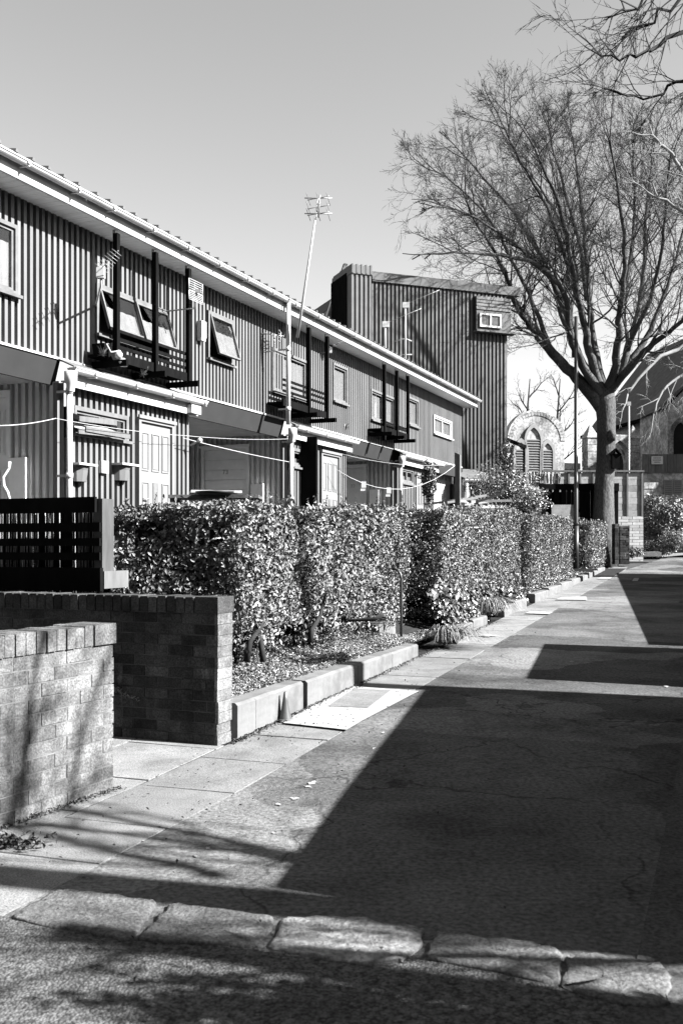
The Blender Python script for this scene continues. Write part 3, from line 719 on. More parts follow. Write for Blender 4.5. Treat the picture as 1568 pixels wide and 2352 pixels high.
        pf2 = MB(off); pf2.hexa([(a-.06,-pe-.17,zE+.18),(b+.05,-pe-.17,zE+.18),(b+.05,.0,ZB-.03),(a-.06,.0,ZB-.03),(a-.06,-pe-.17,zE+.2),(b+.05,-pe-.17,zE+.2),(b+.05,0,ZB-.01),(a-.06,0,ZB-.01)]); part('porch_roof', pf2, m_roof, root)
        td_ = FT({1:160,2:669,3:920}[i],0,pe+.12)[0]; dp = MB(off); downpipe(dp, td_, -pe-.12, ZF-.2, zE+.05, .042); part('downpipe', dp, m_white, root)
        if i == 2:
            t,_ = FT(662,0,EO+.1); dp = MB(off); downpipe(dp, t, -EO-.1, zE+.1, ZS+.16, .042); part('downpipe', dp, m_white, root)
            pa,_ = FT(717,0,pe+.25); sc = MB(off); sc.box(pa,pa+.06,-pe-.34,-pe+.03,ZF-.2,zE+.02); part('screen_board', sc, m_dark, root)
    return root
H = [house(i) for i in range(4)]
# balconies: window-box racks on hung posts; parts of their house
def balcony(root, posts, rails, floor, i, ul):
    t0 = houses[i][0]; off = (t0,0,ZF); e = .36
    br = MB(off)
    tt = []
    for (u,vb) in posts:
        t, zb = FT(u,vb,e); tt.append(t)
        b = MB(off); b.box(t-.035,t+.035,-e-.035,-e+.035,zb,ZS-.055); part('balcony_post', b, m_dark, root)
        bk = MB(off); bk.box(t-.02,t+.02,-e+.036,-e+.05,ZS-.12,ZS-.007); part('post_bracket', bk, m_metal, root)
    tl = FT(ul,0,.05)[0]; tr = tt[-1]
    rm = MB(off); u3 = posts[-1][0]
    for v in rails:
        _, z = FT(u3,v,e); rm.box(tl,tr,-e+.036,-e+.062,z-.022,z+.022)
    part('balcony_rail', rm, m_dark, root)
    _, zf = FT(u3,floor,e); fl = MB(off)
    fl.box(tl-.1,tr+.04,-e+.03,-.02,zf-.06,zf-.02); fl.box(tl-.1,tr,-e+.0,-e+.028,zf-.1,zf+.03)
    part('balcony_floor', fl, m_dark, root)
    for t in tt:
        ar = MB(off); ar.box(t-.085,t-.036,-e-.22,-.01,zf-.19,zf-.105); part('balcony_arm', ar, m_dark, root)
    return tl, tr, zf
bal1 = balcony(H[1], [(268,812),(357,865),(433,882)], (812,829,845), 862, 1, 217)
bal2 = balcony(H[2], [(709,958),(751,962)], (905,916,928), 950, 2, 622)
bal3 = balcony(H[2], [(882,1010),(911,1010),(936,1010)], (985,990), 1000, 2, 851)
# planters and clutter resting on the first balcony
def on_front(name, label, cat, t, e, z, mb, m, group=None): return solo(name, label, cat, mb, m, FW(t,e,z), FANG, group)
tl,tr,zf = bal1
mb = MB(); mb.prism([(-.24,0),(.24,0),(.27,.13),(-.27,.13)], -.1, .1); on_front('window_box', 'black plant trough on the left end of the near balcony', 'planter', tl+.12, .22, zf-.02, mb, m_dark)
mb = MB(); mb.prism([(-.5,0),(.5,0),(.5,.02),(-.5,.02)], -.1, .1); mb.prism([(-.3,.022),(.45,.022),(.45,.045),(-.3,.045)], -.08, .08); on_front('stacked_boards', 'dark boards stacked on the near balcony floor', 'boards', tl+1.5, .2, zf-.02, mb, m_weather)
t, z = FT(283,826,.48); mb = MB(); mb.lathe((0,0,0), [(0,-.1),(.06,-.09),(.075,-.04),(.05,0),(.02,.02)], 10); mb.lathe((-.1,0,.06), [(0,-.07),(.05,-.05),(.055,0),(.02,.05),(0,.055)], 10); mb.tube([(-.1,0,.1),(-.25,.02,.06),(-.32,.04,.16)], .009, 6)
on_front('floodlight', 'white twin security lamp below the near balcony', 'lamp', t, .48, z, mb, m_white)
# wall boxes, baskets, sign plates
t, z = FT(463,758,.05); mb = MB(); mb.box(-.075,.075,-.09,.0,-.13,.14); mb.box(-.07,.07,-.08,0,-.18,-.131); on_front('alarm_box', 'white alarm box between the near balcony and the open window', 'box', t, .01, z, mb, m_white)
t, z = FT(235,1073,.1); mb = MB(); mb.box(-.08,.08,-.05,0,-.085,.085); mb.box(-.06,.06,-.056,-.0505,-.06,.06); on_front('wall_plate', 'square white plate on the porch wall between the two hanging planters', 'plate', t, .105, z, mb, m_white)
for u, lab in ((187,'half round wall planter left of the square white plate'),(284,'half round wall planter between the white plate and the white door')):
    t, z = FT(u+5,1070,.2); mb = MB()
    pts = []
    n = 5
    for zz, r in ((-.21,.125),(-.06,.15),(0,.172)):
        for k in range(n+1): a_ = PI+PI*k/n; pts.append((r*math.cos(a_), r*math.sin(a_)*.9, zz))
    mb.v += pts
    for l in range(2):
        for k in range(n): q = l*(n+1)+k; mb.f.append((q,q+1,q+n+2,q+n+1)); mb.sm.append(False)
    mb.f.append(tuple(range(n,-1,-1))); mb.sm.append(False)
    w = thing('wall_planter', lab, 'planter', FW(t,.105,z), FANG, 'planters hung on the porch wall'); part('bowl', mb, m_plastic, w)
    rm = MB(); rm.box(-.2,.2,-.185,0,.002,.03); part('rim', rm, m_white, w)
t, z = FT(443,942,.25); mb = MB(); mb.box(-.14,.14,-.1,.08,-.06,.07); mb.prism([(-.1,.071),(.1,.071),(.06,.12),(-.06,.12)], -.05, .04)
on_front('rain_hopper', 'white box under the right end of the near porch gutter', 'box', t, .22, z, mb, m_white)
t, z = FT(20,1130,-.5); mb = MB(); mb.tube([P(20+dx,v,FW(t,-.5,0).y) - FW(t,-.5,z) for dx,v in ((3,1060),(1,1075),(-12,1095),(-11,1115),(-2,1130),(3,1150))], .022, 8)
solo('curved_tube', 'white curved tube standing in front of the nearest grey door', 'tube', mb, m_white, FW(t,-.5,z))
# timber heap in the porch window
for k,(a_,b_,mm) in enumerate([((172,955),(272,985),m_dark),((172,975),(250,1000),m_palewood),((180,968),(285,1004),m_palewood),((176,990),(270,1000),m_weather),((190,985),(292,1003),m_weather),((172,962),(258,972),m_weather)]):
    ta,za = FT(*a_,.2); tb,zb = FT(*b_,.2); pa, pb = FW(ta,.17+.02*k,za), FW(tb,.17+.02*k,zb); mb = MB(pa); mb.beam(pa,pb,.02,.07)
    solo('loose_board', 'board in the heap wedged across the near porch window', 'board', mb, mm, pa, 0, 'boards heaped at the porch window')

# ------------------------------------------------------------------ aerials
def yagi(par, p, d, up, n, L, el, r=.006, m=None):
    p = Vector(p); d = Vector(d).normalized(); side = d.cross(Vector(up)).normalized(); mb = MB(); mb.tube([p, p+d*L], r*1.3, 5); part('boom', mb, m or m_metal, par)
    mb = MB()
    for i in range(n):
        q = p+d*(L*(i+.3)/n); w = el*(1-.35*i/n); mb.tube([q-side*w/2, q+side*w/2], r, 5)
    part('elements', mb, m or m_metal, par)
def grid(par, c, side, up, w, h, n):
    c = Vector(c); side = Vector(side).normalized(); up = Vector(up).normalized(); mb = MB()
    for k in range(n): q = c+up*(h*(k/(n-1)-.5)); mb.tube([q-side*w/2,q+side*w/2], .006, 5)
    for s in (-.5,.5): mb.tube([c+side*w*s-up*h/2, c+side*w*s+up*h/2], .007, 5)
    part('reflector', mb, m_white, par)
pos = P(232,618,12.9); a_ = thing('television_aerial', 'white aerial on the wall at the left end of the near balcony', 'aerial', pos)
tip = P(272,576,12.3); yagi(a_, (0,0,0), tip-pos, (0,0,1) if False else (.6,-.2,.7), 8, (tip-pos).length, .2, r=.004, m=m_metal)
mb = MB(); w_ = FW(FT(220,640)[0],0,pos.z-.25)-pos; mb.tube([w_,(0,0,-.22),(0,0,.04)], .014, 6); mb.box(-.05,.05,-.04,.04,-.12,.02); part('bracket', mb, m_white, a_)
pos = P(447,668,15.2); a_ = thing('television_aerial', 'white grid panel aerial fixed beside the right post of the near balcony', 'aerial', pos)
grid(a_, (.02,0,.06), fd, (0,0,1), .40, .17, 6); grid(a_, (.02,0,-.1), fd, (0,0,1), .40, .13, 6); mb = MB(); mb.tube([(0,.02,-.28),(0,.02,.14)], .014, 6); mb.tube([(0,.02,-.26), Vector((0,.02,-.26))-fn*.5], .012, 6); mb.box(-.03,.1,-.03,.02,-.03,.02); part('bracket', mb, m_metal, a_)
pos = P(640,772,18.6); a_ = thing('television_aerial', 'white aerial left of the tall downpipe below the eaves', 'aerial', pos)
yagi(a_, (.1,0,.0), (-1,-.3,.06), (0,0,1), 5, .42, .3, m=m_white); grid(a_, (.02,0,.0), (.1,1,0), (0,0,1), .25, .2, 4); mb = MB(); mb.tube([(-.08,0,-.3),(-.08,0,.05)], .012, 6); mb.tube([(-.08,0,-.28), Vector((-.08,0,-.28))-fn*.5], .012, 6); part('bracket', mb, m_metal, a_)
pos = P(757,800,21.0); a_ = thing('television_aerial', 'small aerial beside the second balcony post near the eaves', 'aerial', pos)
yagi(a_, (0,0,0), (.7,-.2,.35), (0,0,1), 4, .4, .2, m=m_metal); mb = MB(); mb.box(-.05,.05,-.05,.05,-.1,.0); mb.tube([(0,0,-.08), Vector((0,0,-.08))-fn*.45], .012, 6); part('bracket', mb, m_white, a_)
# tall mast through the eaves
pb_ = P(683,775,18.3); pt_ = P(731,455,18.0); a_ = thing('mast_aerial', 'tall leaning white mast with an aerial high above the terrace roof', 'aerial', pb_)
mb = MB(); mb.tube([(0,0,0),(pt_-pb_)*.5,(pt_-pb_)], [.026,.022,.016], 8); part('mast', mb, m_white, a_)
top = pt_-pb_
mb = MB()
for dz in (.0,-.16,-.28): 
    for s in (-1,1):
        mb.tube([top+Vector((s*.2-.0,-.05*s,dz+.02*s)), top+Vector((s*.02,0,dz))], .008, 5)
    for k in range(3): q = top+Vector((-.18+.18*k,.0,dz-.02)); mb.tube([q+Vector((-.03,-.25,.03)), q+Vector((.03,.25,-.03))], .006, 5)
part('elements', mb, m_metal, a_)
mb = MB(); mb.tube([top+Vector((0,0,-.35)), top+Vector((.03,0,.06))], .014, 6); mb.tube([top+Vector((-.25,0,-.0)),top+Vector((.25,0,0))], .01, 6); mb.tube([top+Vector((-.25,0,-.28)),top+Vector((.25,0,-.28))], .01, 6); part('boom', mb, m_metal, a_)
for (u,vt,vb,Y,lab) in ((885,742,806,24.5,'short aerial mast on the roof in front of the tower'),(931,698,832,26.0,'taller aerial mast on the roof in front of the tower')):
    b = P(u,vb,Y); t = P(u,vt,Y); a_ = thing('mast_aerial', lab, 'aerial', b)
    mb = MB(); mb.tube([(0,0,-.3), t-b], .02, 6); part('mast', mb, m_white, a_)
    q = t-b; yagi(a_, q+Vector((-.05,0,-.03)), (1,-.1,.4), (0,0,1), 9, 1.0, .12, r=.005)
    mb = MB(); mb.box(q.x-.08,q.x+.1,q.y-.03,q.y+.03,q.z-.1,q.z+.04); part('reflector', mb, m_white, a_)
    if vb > 820:
        mb = MB(); mb.tube([Vector((-.28,0,.55)),Vector((0,0,.62)),Vector((.16,0,.55))], .014, 5); mb.tube([(-.1,0,.2),(.16,0,.2)], .014, 5); part('stay', mb, m_white, a_)

# ------------------------------------------------------------------ tower
TR = Vector((5.5,33,1.0)); TANG = math.atan2(1,2.6); td = Vector((math.cos(TANG),math.sin(TANG),0)); tn = Vector((math.sin(TANG),-math.cos(TANG),0))
def TX(u, v, e=0):      # local x (0 at right corner, negative to left) and z on front plane
    s = (u-CX)/F; o = TR+tn*e; x = (s*o.y-o.x)/(td.x-s*td.y); Y = o.y+td.y*x
    return x, EYE-(v-HZ)/F*Y-TR.z
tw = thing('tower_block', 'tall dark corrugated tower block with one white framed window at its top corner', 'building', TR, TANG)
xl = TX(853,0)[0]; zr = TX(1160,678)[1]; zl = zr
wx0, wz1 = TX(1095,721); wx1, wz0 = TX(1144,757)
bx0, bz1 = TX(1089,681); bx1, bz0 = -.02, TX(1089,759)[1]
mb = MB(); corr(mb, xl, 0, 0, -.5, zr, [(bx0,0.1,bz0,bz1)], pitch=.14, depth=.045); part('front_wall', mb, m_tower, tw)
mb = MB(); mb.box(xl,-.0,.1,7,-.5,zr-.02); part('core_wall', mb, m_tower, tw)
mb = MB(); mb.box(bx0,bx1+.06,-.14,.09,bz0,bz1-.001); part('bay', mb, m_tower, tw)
mb = MB(); k = 0
while bz1-.11*(k+1) > wz1+.02: mb.hexa([(bx0-.01,-.17,bz1-.11*(k+1)),(bx1+.05,-.17,bz1-.11*(k+1)),(bx1+.05,-.141,bz1-.11*(k+1)),(bx0-.01,-.141,bz1-.11*(k+1)),(bx0-.01,-.15,bz1-.11*k-.006),(bx1+.05,-.15,bz1-.11*k-.006),(bx1+.05,-.141,bz1-.11*k-.006),(bx0-.01,-.141,bz1-.11*k-.006)]); k += 1
part('bay_boards', mb, m_weather, tw)
mb = MB(); f_ = .06
for a_,b_,c_,d_ in ((wx0,wx1,wz1-f_,wz1),(wx0,wx1,wz0,wz0+f_),(wx0,wx0+f_,wz0+f_,wz1-f_),(wx1-f_,wx1,wz0+f_,wz1-f_),((wx0+wx1)/2-.03,(wx0+wx1)/2+.03,wz0+f_,wz1-f_)): mb.box(a_,b_,-.2,-.141,c_,d_)
w = part('window', mb, m_white, tw); mb = MB(); mb.box(wx0+f_,wx1-f_,-.16,-.1405,wz0+f_,wz1-f_); part('pane', mb, M('dark_glass', 0.0675,.1,.3,6,spec=.6), w)
mb = MB(); mb.box(bx0-.03,bx1+.22,-.24,.1,bz0-.06,bz0-.002); part('bay_sill', mb, m_weather, tw)
# roof edge: low mono pitch slab overhanging
mb = MB(); re = TX(1192,0)[0]
zA = .30
mb.prism([(xl,zr),(re,zr),(re,zr+zA*.98),(xl+.3,zr+zA),(xl,zr+zA)], -.06, 7.2); part('roof', mb, m_paleroof, tw)
# stair shaft at the left
sx0 = TX(807,0,.12)[0]; sx1 = TX(852,0,.12)[0]; sz = TX(830,630,.12)[1]
mb = MB(); corr(mb, sx0, sx1, -.12, -.5, sz, pitch=.15, depth=.04); mb.box(sx0,sx1,-.07,1.6,-.5,sz); part('shaft', mb, M('shaft_cladding', 0.0975,.55,.1,3), tw)
mb = MB()
mb.prism([(sx0-.02,sz),(sx1+.05,sz),(sx1,sz+.26),(sx0,sz+.26)], -.15, 1.6)
x = sx0
while x < sx1: mb.box(x,x+.05,-.165,1.5,sz+.02,sz+.30); x += .155
part('shaft_cap', mb, M('cap_sheet', 0.0975,.6,.1,3), tw)
x0 = TX(793,0,-.3)[0]
mb = MB(); mb.box(x0,sx0-.004,.25,1.6,-.5,sz+.1); part('shaft_side', mb, m_dark, tw)
# steep pale side roof dropping to the left behind the shaft
xa, za = TX(795,612,-1.7); xb, zb = TX(752,750,-1.7); sl = (za-zb)/(xa-xb)
mb = MB(); mb.prism([(xa+.3,-.5),(xa+.3,za),(xa,za),(xa-(za-2)/sl,2),(xa-(za-2)/sl,-.5)], 1.7, 2.3); part('side_roof', mb, M('pale_boarding', .5, .7, .06, 3), tw)
mb = MB(); mb.prism([(xa-.0,za+.04),(xa-(za-2)/sl-.0,2.04),(xa-(za-2)/sl-.12,2.04),(xa-.12,za+.06)], 1.55, 1.69); part('verge', mb, m_weather, tw)
for f_ in (.35,.6):
    x = xa+(xb-xa)*f_+.22; z = za+(zb-za)*f_; mb = MB(); mb.box(x-.05,x+.05,1.5,1.69,z-.35,z+.05); part('stay', mb, m_dark, tw)
# lean-to porch before the tower
pb0 = P(1066,1125,30.0); lp = thing('lean_to_porch', 'small white guttered porch half hidden by the shrub beside the wooden post', 'porch', (pb0.x,pb0.y,1.2), TANG)
mb = MB(); corr(mb, 0, 1.15, 0, -.2, 2.2, pitch=.13); mb.box(0,1.15,.05,1.4,-.2,2.2); part('porch_wall', mb, m_clad, lp)
mb = MB(); gutter(mb, -.1, 1.25, -.16, 2.28, .07); mb.box(-.08,1.23,-.09,-.02,2.12,2.3); part('gutter', mb, m_white, lp)
mb = MB(); downpipe(mb, .02,-.12,-.2,2.2,.05); part('downpipe', mb, m_white, lp)
mb = MB(); mb.hexa([(-.06,-.14,2.3),(1.2,-.14,2.3),(1.2,1.4,2.7),(-.06,1.4,2.7),(-.06,-.14,2.33),(1.2,-.14,2.33),(1.2,1.4,2.73),(-.06,1.4,2.73)]); part('roof', mb, m_roof, lp)

# ------------------------------------------------------------------ washing lines and yard things
WP = P(1051,1160,24.0)
mb = MB(); zt_ = P(1051,1045,24).z; mb.prism([(-.06,0),(.06,0),(.06,zt_-1.3),(-.06,zt_-1.3+.06)], -.06, .06)
solo('washing_post', 'square dark wooden post behind the second hedge where the clothes lines meet', 'post', mb, m_weather, (WP.x,WP.y,1.3), KANG-PI/2)
def sag(pts, s, n=10):
    out = []
    for a_, b_ in zip(pts[:-1], pts[1:]):
        for k in range(n): t = k/n; q = a_.lerp(b_,t); q.z -= s*4*t*(1-t); out.append(q)
    return out+[pts[-1]]
def fp(u,v,e): t,z = FT(u,v,e); return FW(t,e,z)
lines = [([fp(-60,976,.35),fp(128,961,.35)],.04,'white clothes line sagging across the nearest grey doorway'),
 ([fp(128,961,.35),fp(430,1001,.3),fp(662,1008,.3)],.03,'thin upper clothes line running from the near downpipe to the next one'),
 ([fp(420,1006,.3),fp(664,1061,.3)],.02,'bright clothes line dropping past the door numbered 73'),
 ([fp(778,1041,.3), P(1046,1066,24.0)],.12,'thin clothes line from the second white door to the wooden post'),
 ([fp(772,1078,.3), P(1046,1068,24.0)],.5,'bright sagging clothes line with two white pegs in front of the door numbered 77')]
for pts, s, lab in lines:
    pp = sag(pts, s); mb = MB(pts[0]); mb.tube(pp, .0055 if 'thin' not in lab else .0035, 5); solo('clothes_line', lab, 'clothes line', mb, m_line, pts[0], 0, 'clothes lines across the gardens')
pl = sag(lines[4][0], .5, 40)
for u, lab in ((833,'white rag pegged on the sagging clothes line, nearer the white door'),(890,'white rag pegged on the sagging clothes line, nearer the wooden post')):
    q = min(pl, key=lambda p: abs(CX+F*p.x/p.y-u)); mb = MB(); mb.box(-.05,.05,-.012,.012,-.17,.03); mb.box(-.03,.07,-.02,-.0125,-.1,.035)
    solo('pegged_rag', lab, 'peg', mb, m_cloth, q, 0, 'rags pegged on the line')
t, z = FT(452,1018,.3); mb = MB(); mb.tube([(-.1,0,-.04),(.0,0,.02),(.06,0,.06)], .02, 6); mb.lathe((.05,0,.04), [(0,-.03),(.04,-.02),(.04,.03),(0,.05)], 8); solo('line_hook', 'white plastic hook on the clothes line by the near porch corner', 'hook', mb, m_white, FW(t,.3,z))
# table with boards just above the hedge
tb = P(497,1139,12.4); t_ = thing('garden_table', 'garden table behind the hedge with a white board and a dark tray on top', 'table', (tb.x,tb.y,1.15))
zt_ = tb.z-1.15
mb = MB(); mb.box(-.55,.55,-.3,.3,zt_-.04,zt_-.0); part('table_top', mb, m_weather, t_)
for sx in (-1,1):
    for sy in (-1,1): mb = MB(); mb.box(sx*.5-.03,sx*.5+.03,sy*.25-.03,sy*.25+.03,0,zt_-.041); part('leg', mb, m_weather, t_)
mb = MB(); mb.box(-.32,.3,-.2,.15,.0,.03); solo('white_board', 'white board lying on the table behind the hedge', 'board', mb, m_white, (tb.x,tb.y,tb.z+.03), .2)
mb = MB(); mb.lathe((0,0,0), [(0,0),(.2,.0),(.24,.03),(.23,.035),(.18,.012),(0,.01)], 20); solo('dark_tray', 'round black tray lying on the table edge behind the hedge', 'tray', mb, m_blackmetal, (tb.x+.02,tb.y-.32,tb.z+.002))

# ------------------------------------------------------------------ foliage clumps
def bush(label, c, rx, ry, rz_, n, leaf, m, name='shrub', core=True, group=None, shell=.55, lean=0):
    c = Vector(c); root = thing(name, label, 'shrub', (c.x,c.y,c.z-rz_), 0, group)
    d = RNG.normal(size=(n,3)); d /= np.linalg.norm(d,axis=1,keepdims=True)
    r = shell+(1-shell)*RNG.random(n)**.6
    lump = 1+.18*np.sin(d[:,0]*5+1)*np.sin(d[:,2]*6)+.14*np.sin(d[:,1]*9+d[:,2]*4)+.1*RNG.normal(size=n)*.5
    p = d*(r*lump)[:,None]*np.array([rx,ry,rz_]); p[:,2] += rz_
    leaf_obj('foliage', p, d+RNG.normal(0,.7,(n,3)), leaf, m, root)
    mb = MB()
    for i in range(26):
        a = random.uniform(0,2*PI); e = random.uniform(.3,1.3); l = random.uniform(.75,1.12)
        tip = Vector((math.cos(a)*math.cos(e)*rx*l, math.sin(a)*math.cos(e)*ry*l, rz_*.2+(1.75*rz_)*math.sin(e)*l))
        mb.tube([(0,0,0), tip*.5+Vector((0,0,.1)), tip], [.03,.016,.004], 5)
    part('branches', mb, m_stem, root); return root
s0 = P(1155,1122,27); bush('wild leafy shrub in front of the tower foot', s0, .95,.9,.68, 4800, .06, m_leaf2, shell=.2)
s1 = P(1203,1152,27.5); bush('low leafy shrub between the wild shrub and the black pergola', s1, .7,.6,.36, 2600, .07, m_leaf2)
s2 = P(1160,1050,31.5); bush('thin twiggy climber against the right corner of the tower', s2, .35,.4,.7, 420, .07, m_leaf2, shell=.2)
s3 = P(985,1105,24.6); bush('narrow ivy column climbing the third porch', s3, .17,.2,.5, 1500, .09, m_leaf, shell=.5)
s4 = P(1530,1195,44); bush('large glossy laurel bush at the right by the brick wall', s4, 1.35,1.2,1.05, 7000, .13, m_leaf)
s5 = P(1502,1262,42.5); bush('small rough plant at the foot of the laurel bush', s5, .7,.6,.35, 1800, .09, m_leaf2)
s6 = P(1545,1240,42); bush('pale feathery shrub in front of the laurel bush', s6, .55,.5,.45, 3000, .06, m_grass)
s7 = P(1450,1268,39.5); bush('weedy plant at the foot of the pale brick wall', s7, .5,.3,.22, 700, .07, m_leaf2)
bush('loose shrub at the lane side behind the viewer, known by its shade on the stones', (2.9,2.2,1.3), .5,.36,1.3, 8000, .085, m_leaf2, shell=.1)
# plants in the balcony trough and gutters
for (u,v,e,n_,lab) in ((330,862,.3,60,'weed sprouting from the near porch gutter'),(795,985,.3,60,'weed sprouting from the second porch gutter'),(237,815,.3,90,'scraggy plant hanging from the black trough on the near balcony')):
    q = fp(u,v,e); mb = MB()
    for k in range(n_):
        a = random.uniform(0,2*PI); l = random.uniform(.06,.17); d = Vector((math.cos(a)*.6,math.sin(a)*.6,random.uniform(-.2,1)))*l
        s = Vector((-d.y,d.x,0)).normalized()*.007; mb.quad(-s*.4,s*.4,d*.6+s,d*.6-s); mb.poly([d*.6-s,d*.6+s,d])
    solo('weed', lab, 'plant', mb, m_grass, q, 0)
# loose timber by the wooden post
for k in range(9):
    a_ = P(random.uniform(965,1100),random.uniform(1150,1162),25+random.random()); b_ = a_+Vector((random.uniform(-.5,1.3),random.uniform(-.4,.4),random.uniform(-.02,.22)))
    mb = MB(a_); mb.beam(a_,b_,.03,.06); solo('scrap_timber', 'bleached scrap timber in the heap beside the wooden post', 'timber', mb, m_palewood, a_, 0, 'scrap timber heaped behind the hedge')
a_ = P(1100,1163,26); b_ = P(1225,1165,28); mb = MB(a_); mb.beam(a_,b_,.06,.09); solo('long_plank', 'long pale plank lying along the top of the third hedge', 'plank', mb, m_palewood, a_)

# ------------------------------------------------------------------ street lamp
lb = P(1322,1257,31); lb.z = zg(31)+.2
lm = thing('street_lamp', 'tall slim black street lamp with a flat head beside the bare tree', 'street lamp', lb)
hz_ = P(1322,727,31).z-lb.z
mb = MB(); mb.tube([(0,0,0),(0,0,1.4)], .085, 12); mb.tube([(0,0,1.4),(0,0,1.5),(0,0,hz_)], [.085,.068,.058], 12); part('column', mb, m_blackmetal, lm)
mb = MB(); mb.prism([(-.12,-.03),(.45,-.02),(.55,.02),(.5,.06),(-.1,.07)], -.12, .12); part('lamp_head', mb, m_blackmetal, lm)
mb = MB(); mb.box(.1,.48,-.09,.09,-.045,-.021); part('lens', mb, m_plastic, lm)

# ------------------------------------------------------------------ trees
class Tree:
    def __init__(s, base): s.base = Vector(base); s.tr = MB(base); s.tw = MB(base)
def twigs(T, p, d, L, r, lev, rnd, env=None, trop=.10, kids=(5,6,6,4), wig=.16, split=.58, rth=.02, rmin=.006, spread=(.35,.85)):
    n = max(3, int(3+3*(L>1)+2*(L>2.5))); step = L/n; pts = [p.copy()]; rr = [r]; dirs = [d.copy()]
    for i in range(n):
        d = (d+Vector((rnd.gauss(0,wig),rnd.gauss(0,wig),rnd.gauss(0,wig)+trop))).normalized()
        p = p+d*step; pts.append(p); rr.append(r*(1-.8*(i+1)/n)); dirs.append(d)
        if env and not env(p): break
    tgt = T.tr if r > rth*1.6 else T.tw
    tgt.tube(pts, rr, 5 if r > rth*1.6 else (4 if r > rth*.5 else 3), cap=False)
    if lev <= 0 or (env and not env(pts[0])): return
    k = kids[len(kids)-lev]
    for c in range(k):
        f = .18+.8*(c+rnd.random())/k; i = min(int(f*(len(pts)-1)), len(pts)-2); t = f*(len(pts)-1)-i; q = pts[i].lerp(pts[i+1], min(t,1))
        ax = dirs[i].cross(Vector((rnd.gauss(0,1),rnd.gauss(0,1),rnd.gauss(0,1)))).normalized()
        ang = rnd.uniform(*spread); dd = (Matrix.Rotation(ang,3,ax) @ dirs[i])
        twigs(T, q, dd.normalized(), L*split*rnd.uniform(.65,1.25)*(1-.35*f), max(rr[i]*.55,rmin), lev-1, rnd, env, trop, kids, wig*1.05, split, rth, rmin, spread)
def limb(T, pts, r0, r1, kids, lev, rnd, kl, env=None, trop=.1, kidlist=(5,6,6,4), start=.25, n=8, wig=.14, rmin=.006, split=.58, spread=(.35,.85)):
    # smooth the surveyed spine
    P_ = [Vector(p) for p in pts]; out = []
    for i in range(len(P_)-1):
        a, b, c, d = P_[max(i-1,0)], P_[i], P_[i+1], P_[min(i+2,len(P_)-1)]
        for k in range(4):
            t = k/4; out.append(.5*((2*b)+(c-a)*t+(2*a-5*b+4*c-d)*t*t+(3*b-a-3*c+d)*t**3)+Vector((rnd.gauss(0,.02),rnd.gauss(0,.02),rnd.gauss(0,.02))))
    out.append(P_[-1]); m = len(out); rad = [r0+(r1-r0)*(i/(m-1))**.8 for i in range(m)]
    T.tr.tube(out, rad, n)
    for c in range(kids):
        f = start+(1-start)*(c+rnd.random())/kids; i = min(int(f*(m-1)), m-2); d = (out[i+1]-out[i]).normalized()
        ax = d.cross(Vector((rnd.gauss(0,1),rnd.gauss(0,1),rnd.gauss(0,1)))).normalized(); dd = Matrix.Rotation(rnd.uniform(.35,.9),3,ax) @ d
        twigs(T, out[i], dd.normalized(), kl*rnd.uniform(.5,1.25)*(1.15-.45*f), max(rad[i]*.36,min(.02,r1*2)), lev, rnd, env, trop, kidlist, wig, rmin=rmin, split=split, spread=spread)
    d = (out[-1]-out[-2]).normalized()
    twigs(T, out[-1], d, kl*.8, r1, lev, rnd, env, trop, kidlist, wig, rmin=rmin, split=split, spread=spread)
def tree_obj(T, label, name='bare_tree', mt=None, mw=None, group=None):
    root = thing(name, label, 'tree', T.base, 0, group); part('trunk', T.tr, mt or m_bark, root); part('crown', T.tw, mw or m_twig, root); return root
rnd = random.Random(21); YT = 38.0
def tp(u,v,dy=0): return P(u,v,YT+dy)
T = Tree((P(1385,1257,YT).x, YT, .5))
tb_ = tp(1384,1300)
T.tr.tube([tp(1384,1318),tp(1384,1240),tp(1385,1180),tp(1386,1120),tp(1390,1060),tp(1391,1010),tp(1391,960),tp(1389,925),tp(1387,895)], [.56,.47,.41,.37,.355,.35,.36,.39,.36], 14)
T.tr.tube([tp(1402,1010,-.28),tp(1404,1000,-.36),tp(1406,988,-.38)], [.16,.18,.1], 9)   # burr
def env(p):
    q = p-tp(1330,560); a = 500/F*YT*1.0; b = 325/F*YT
    return (q.x/a)**2+(q.z/b)**2+((q.y+2.2)/6.8)**2 < 1.12 and p.z > 5.2
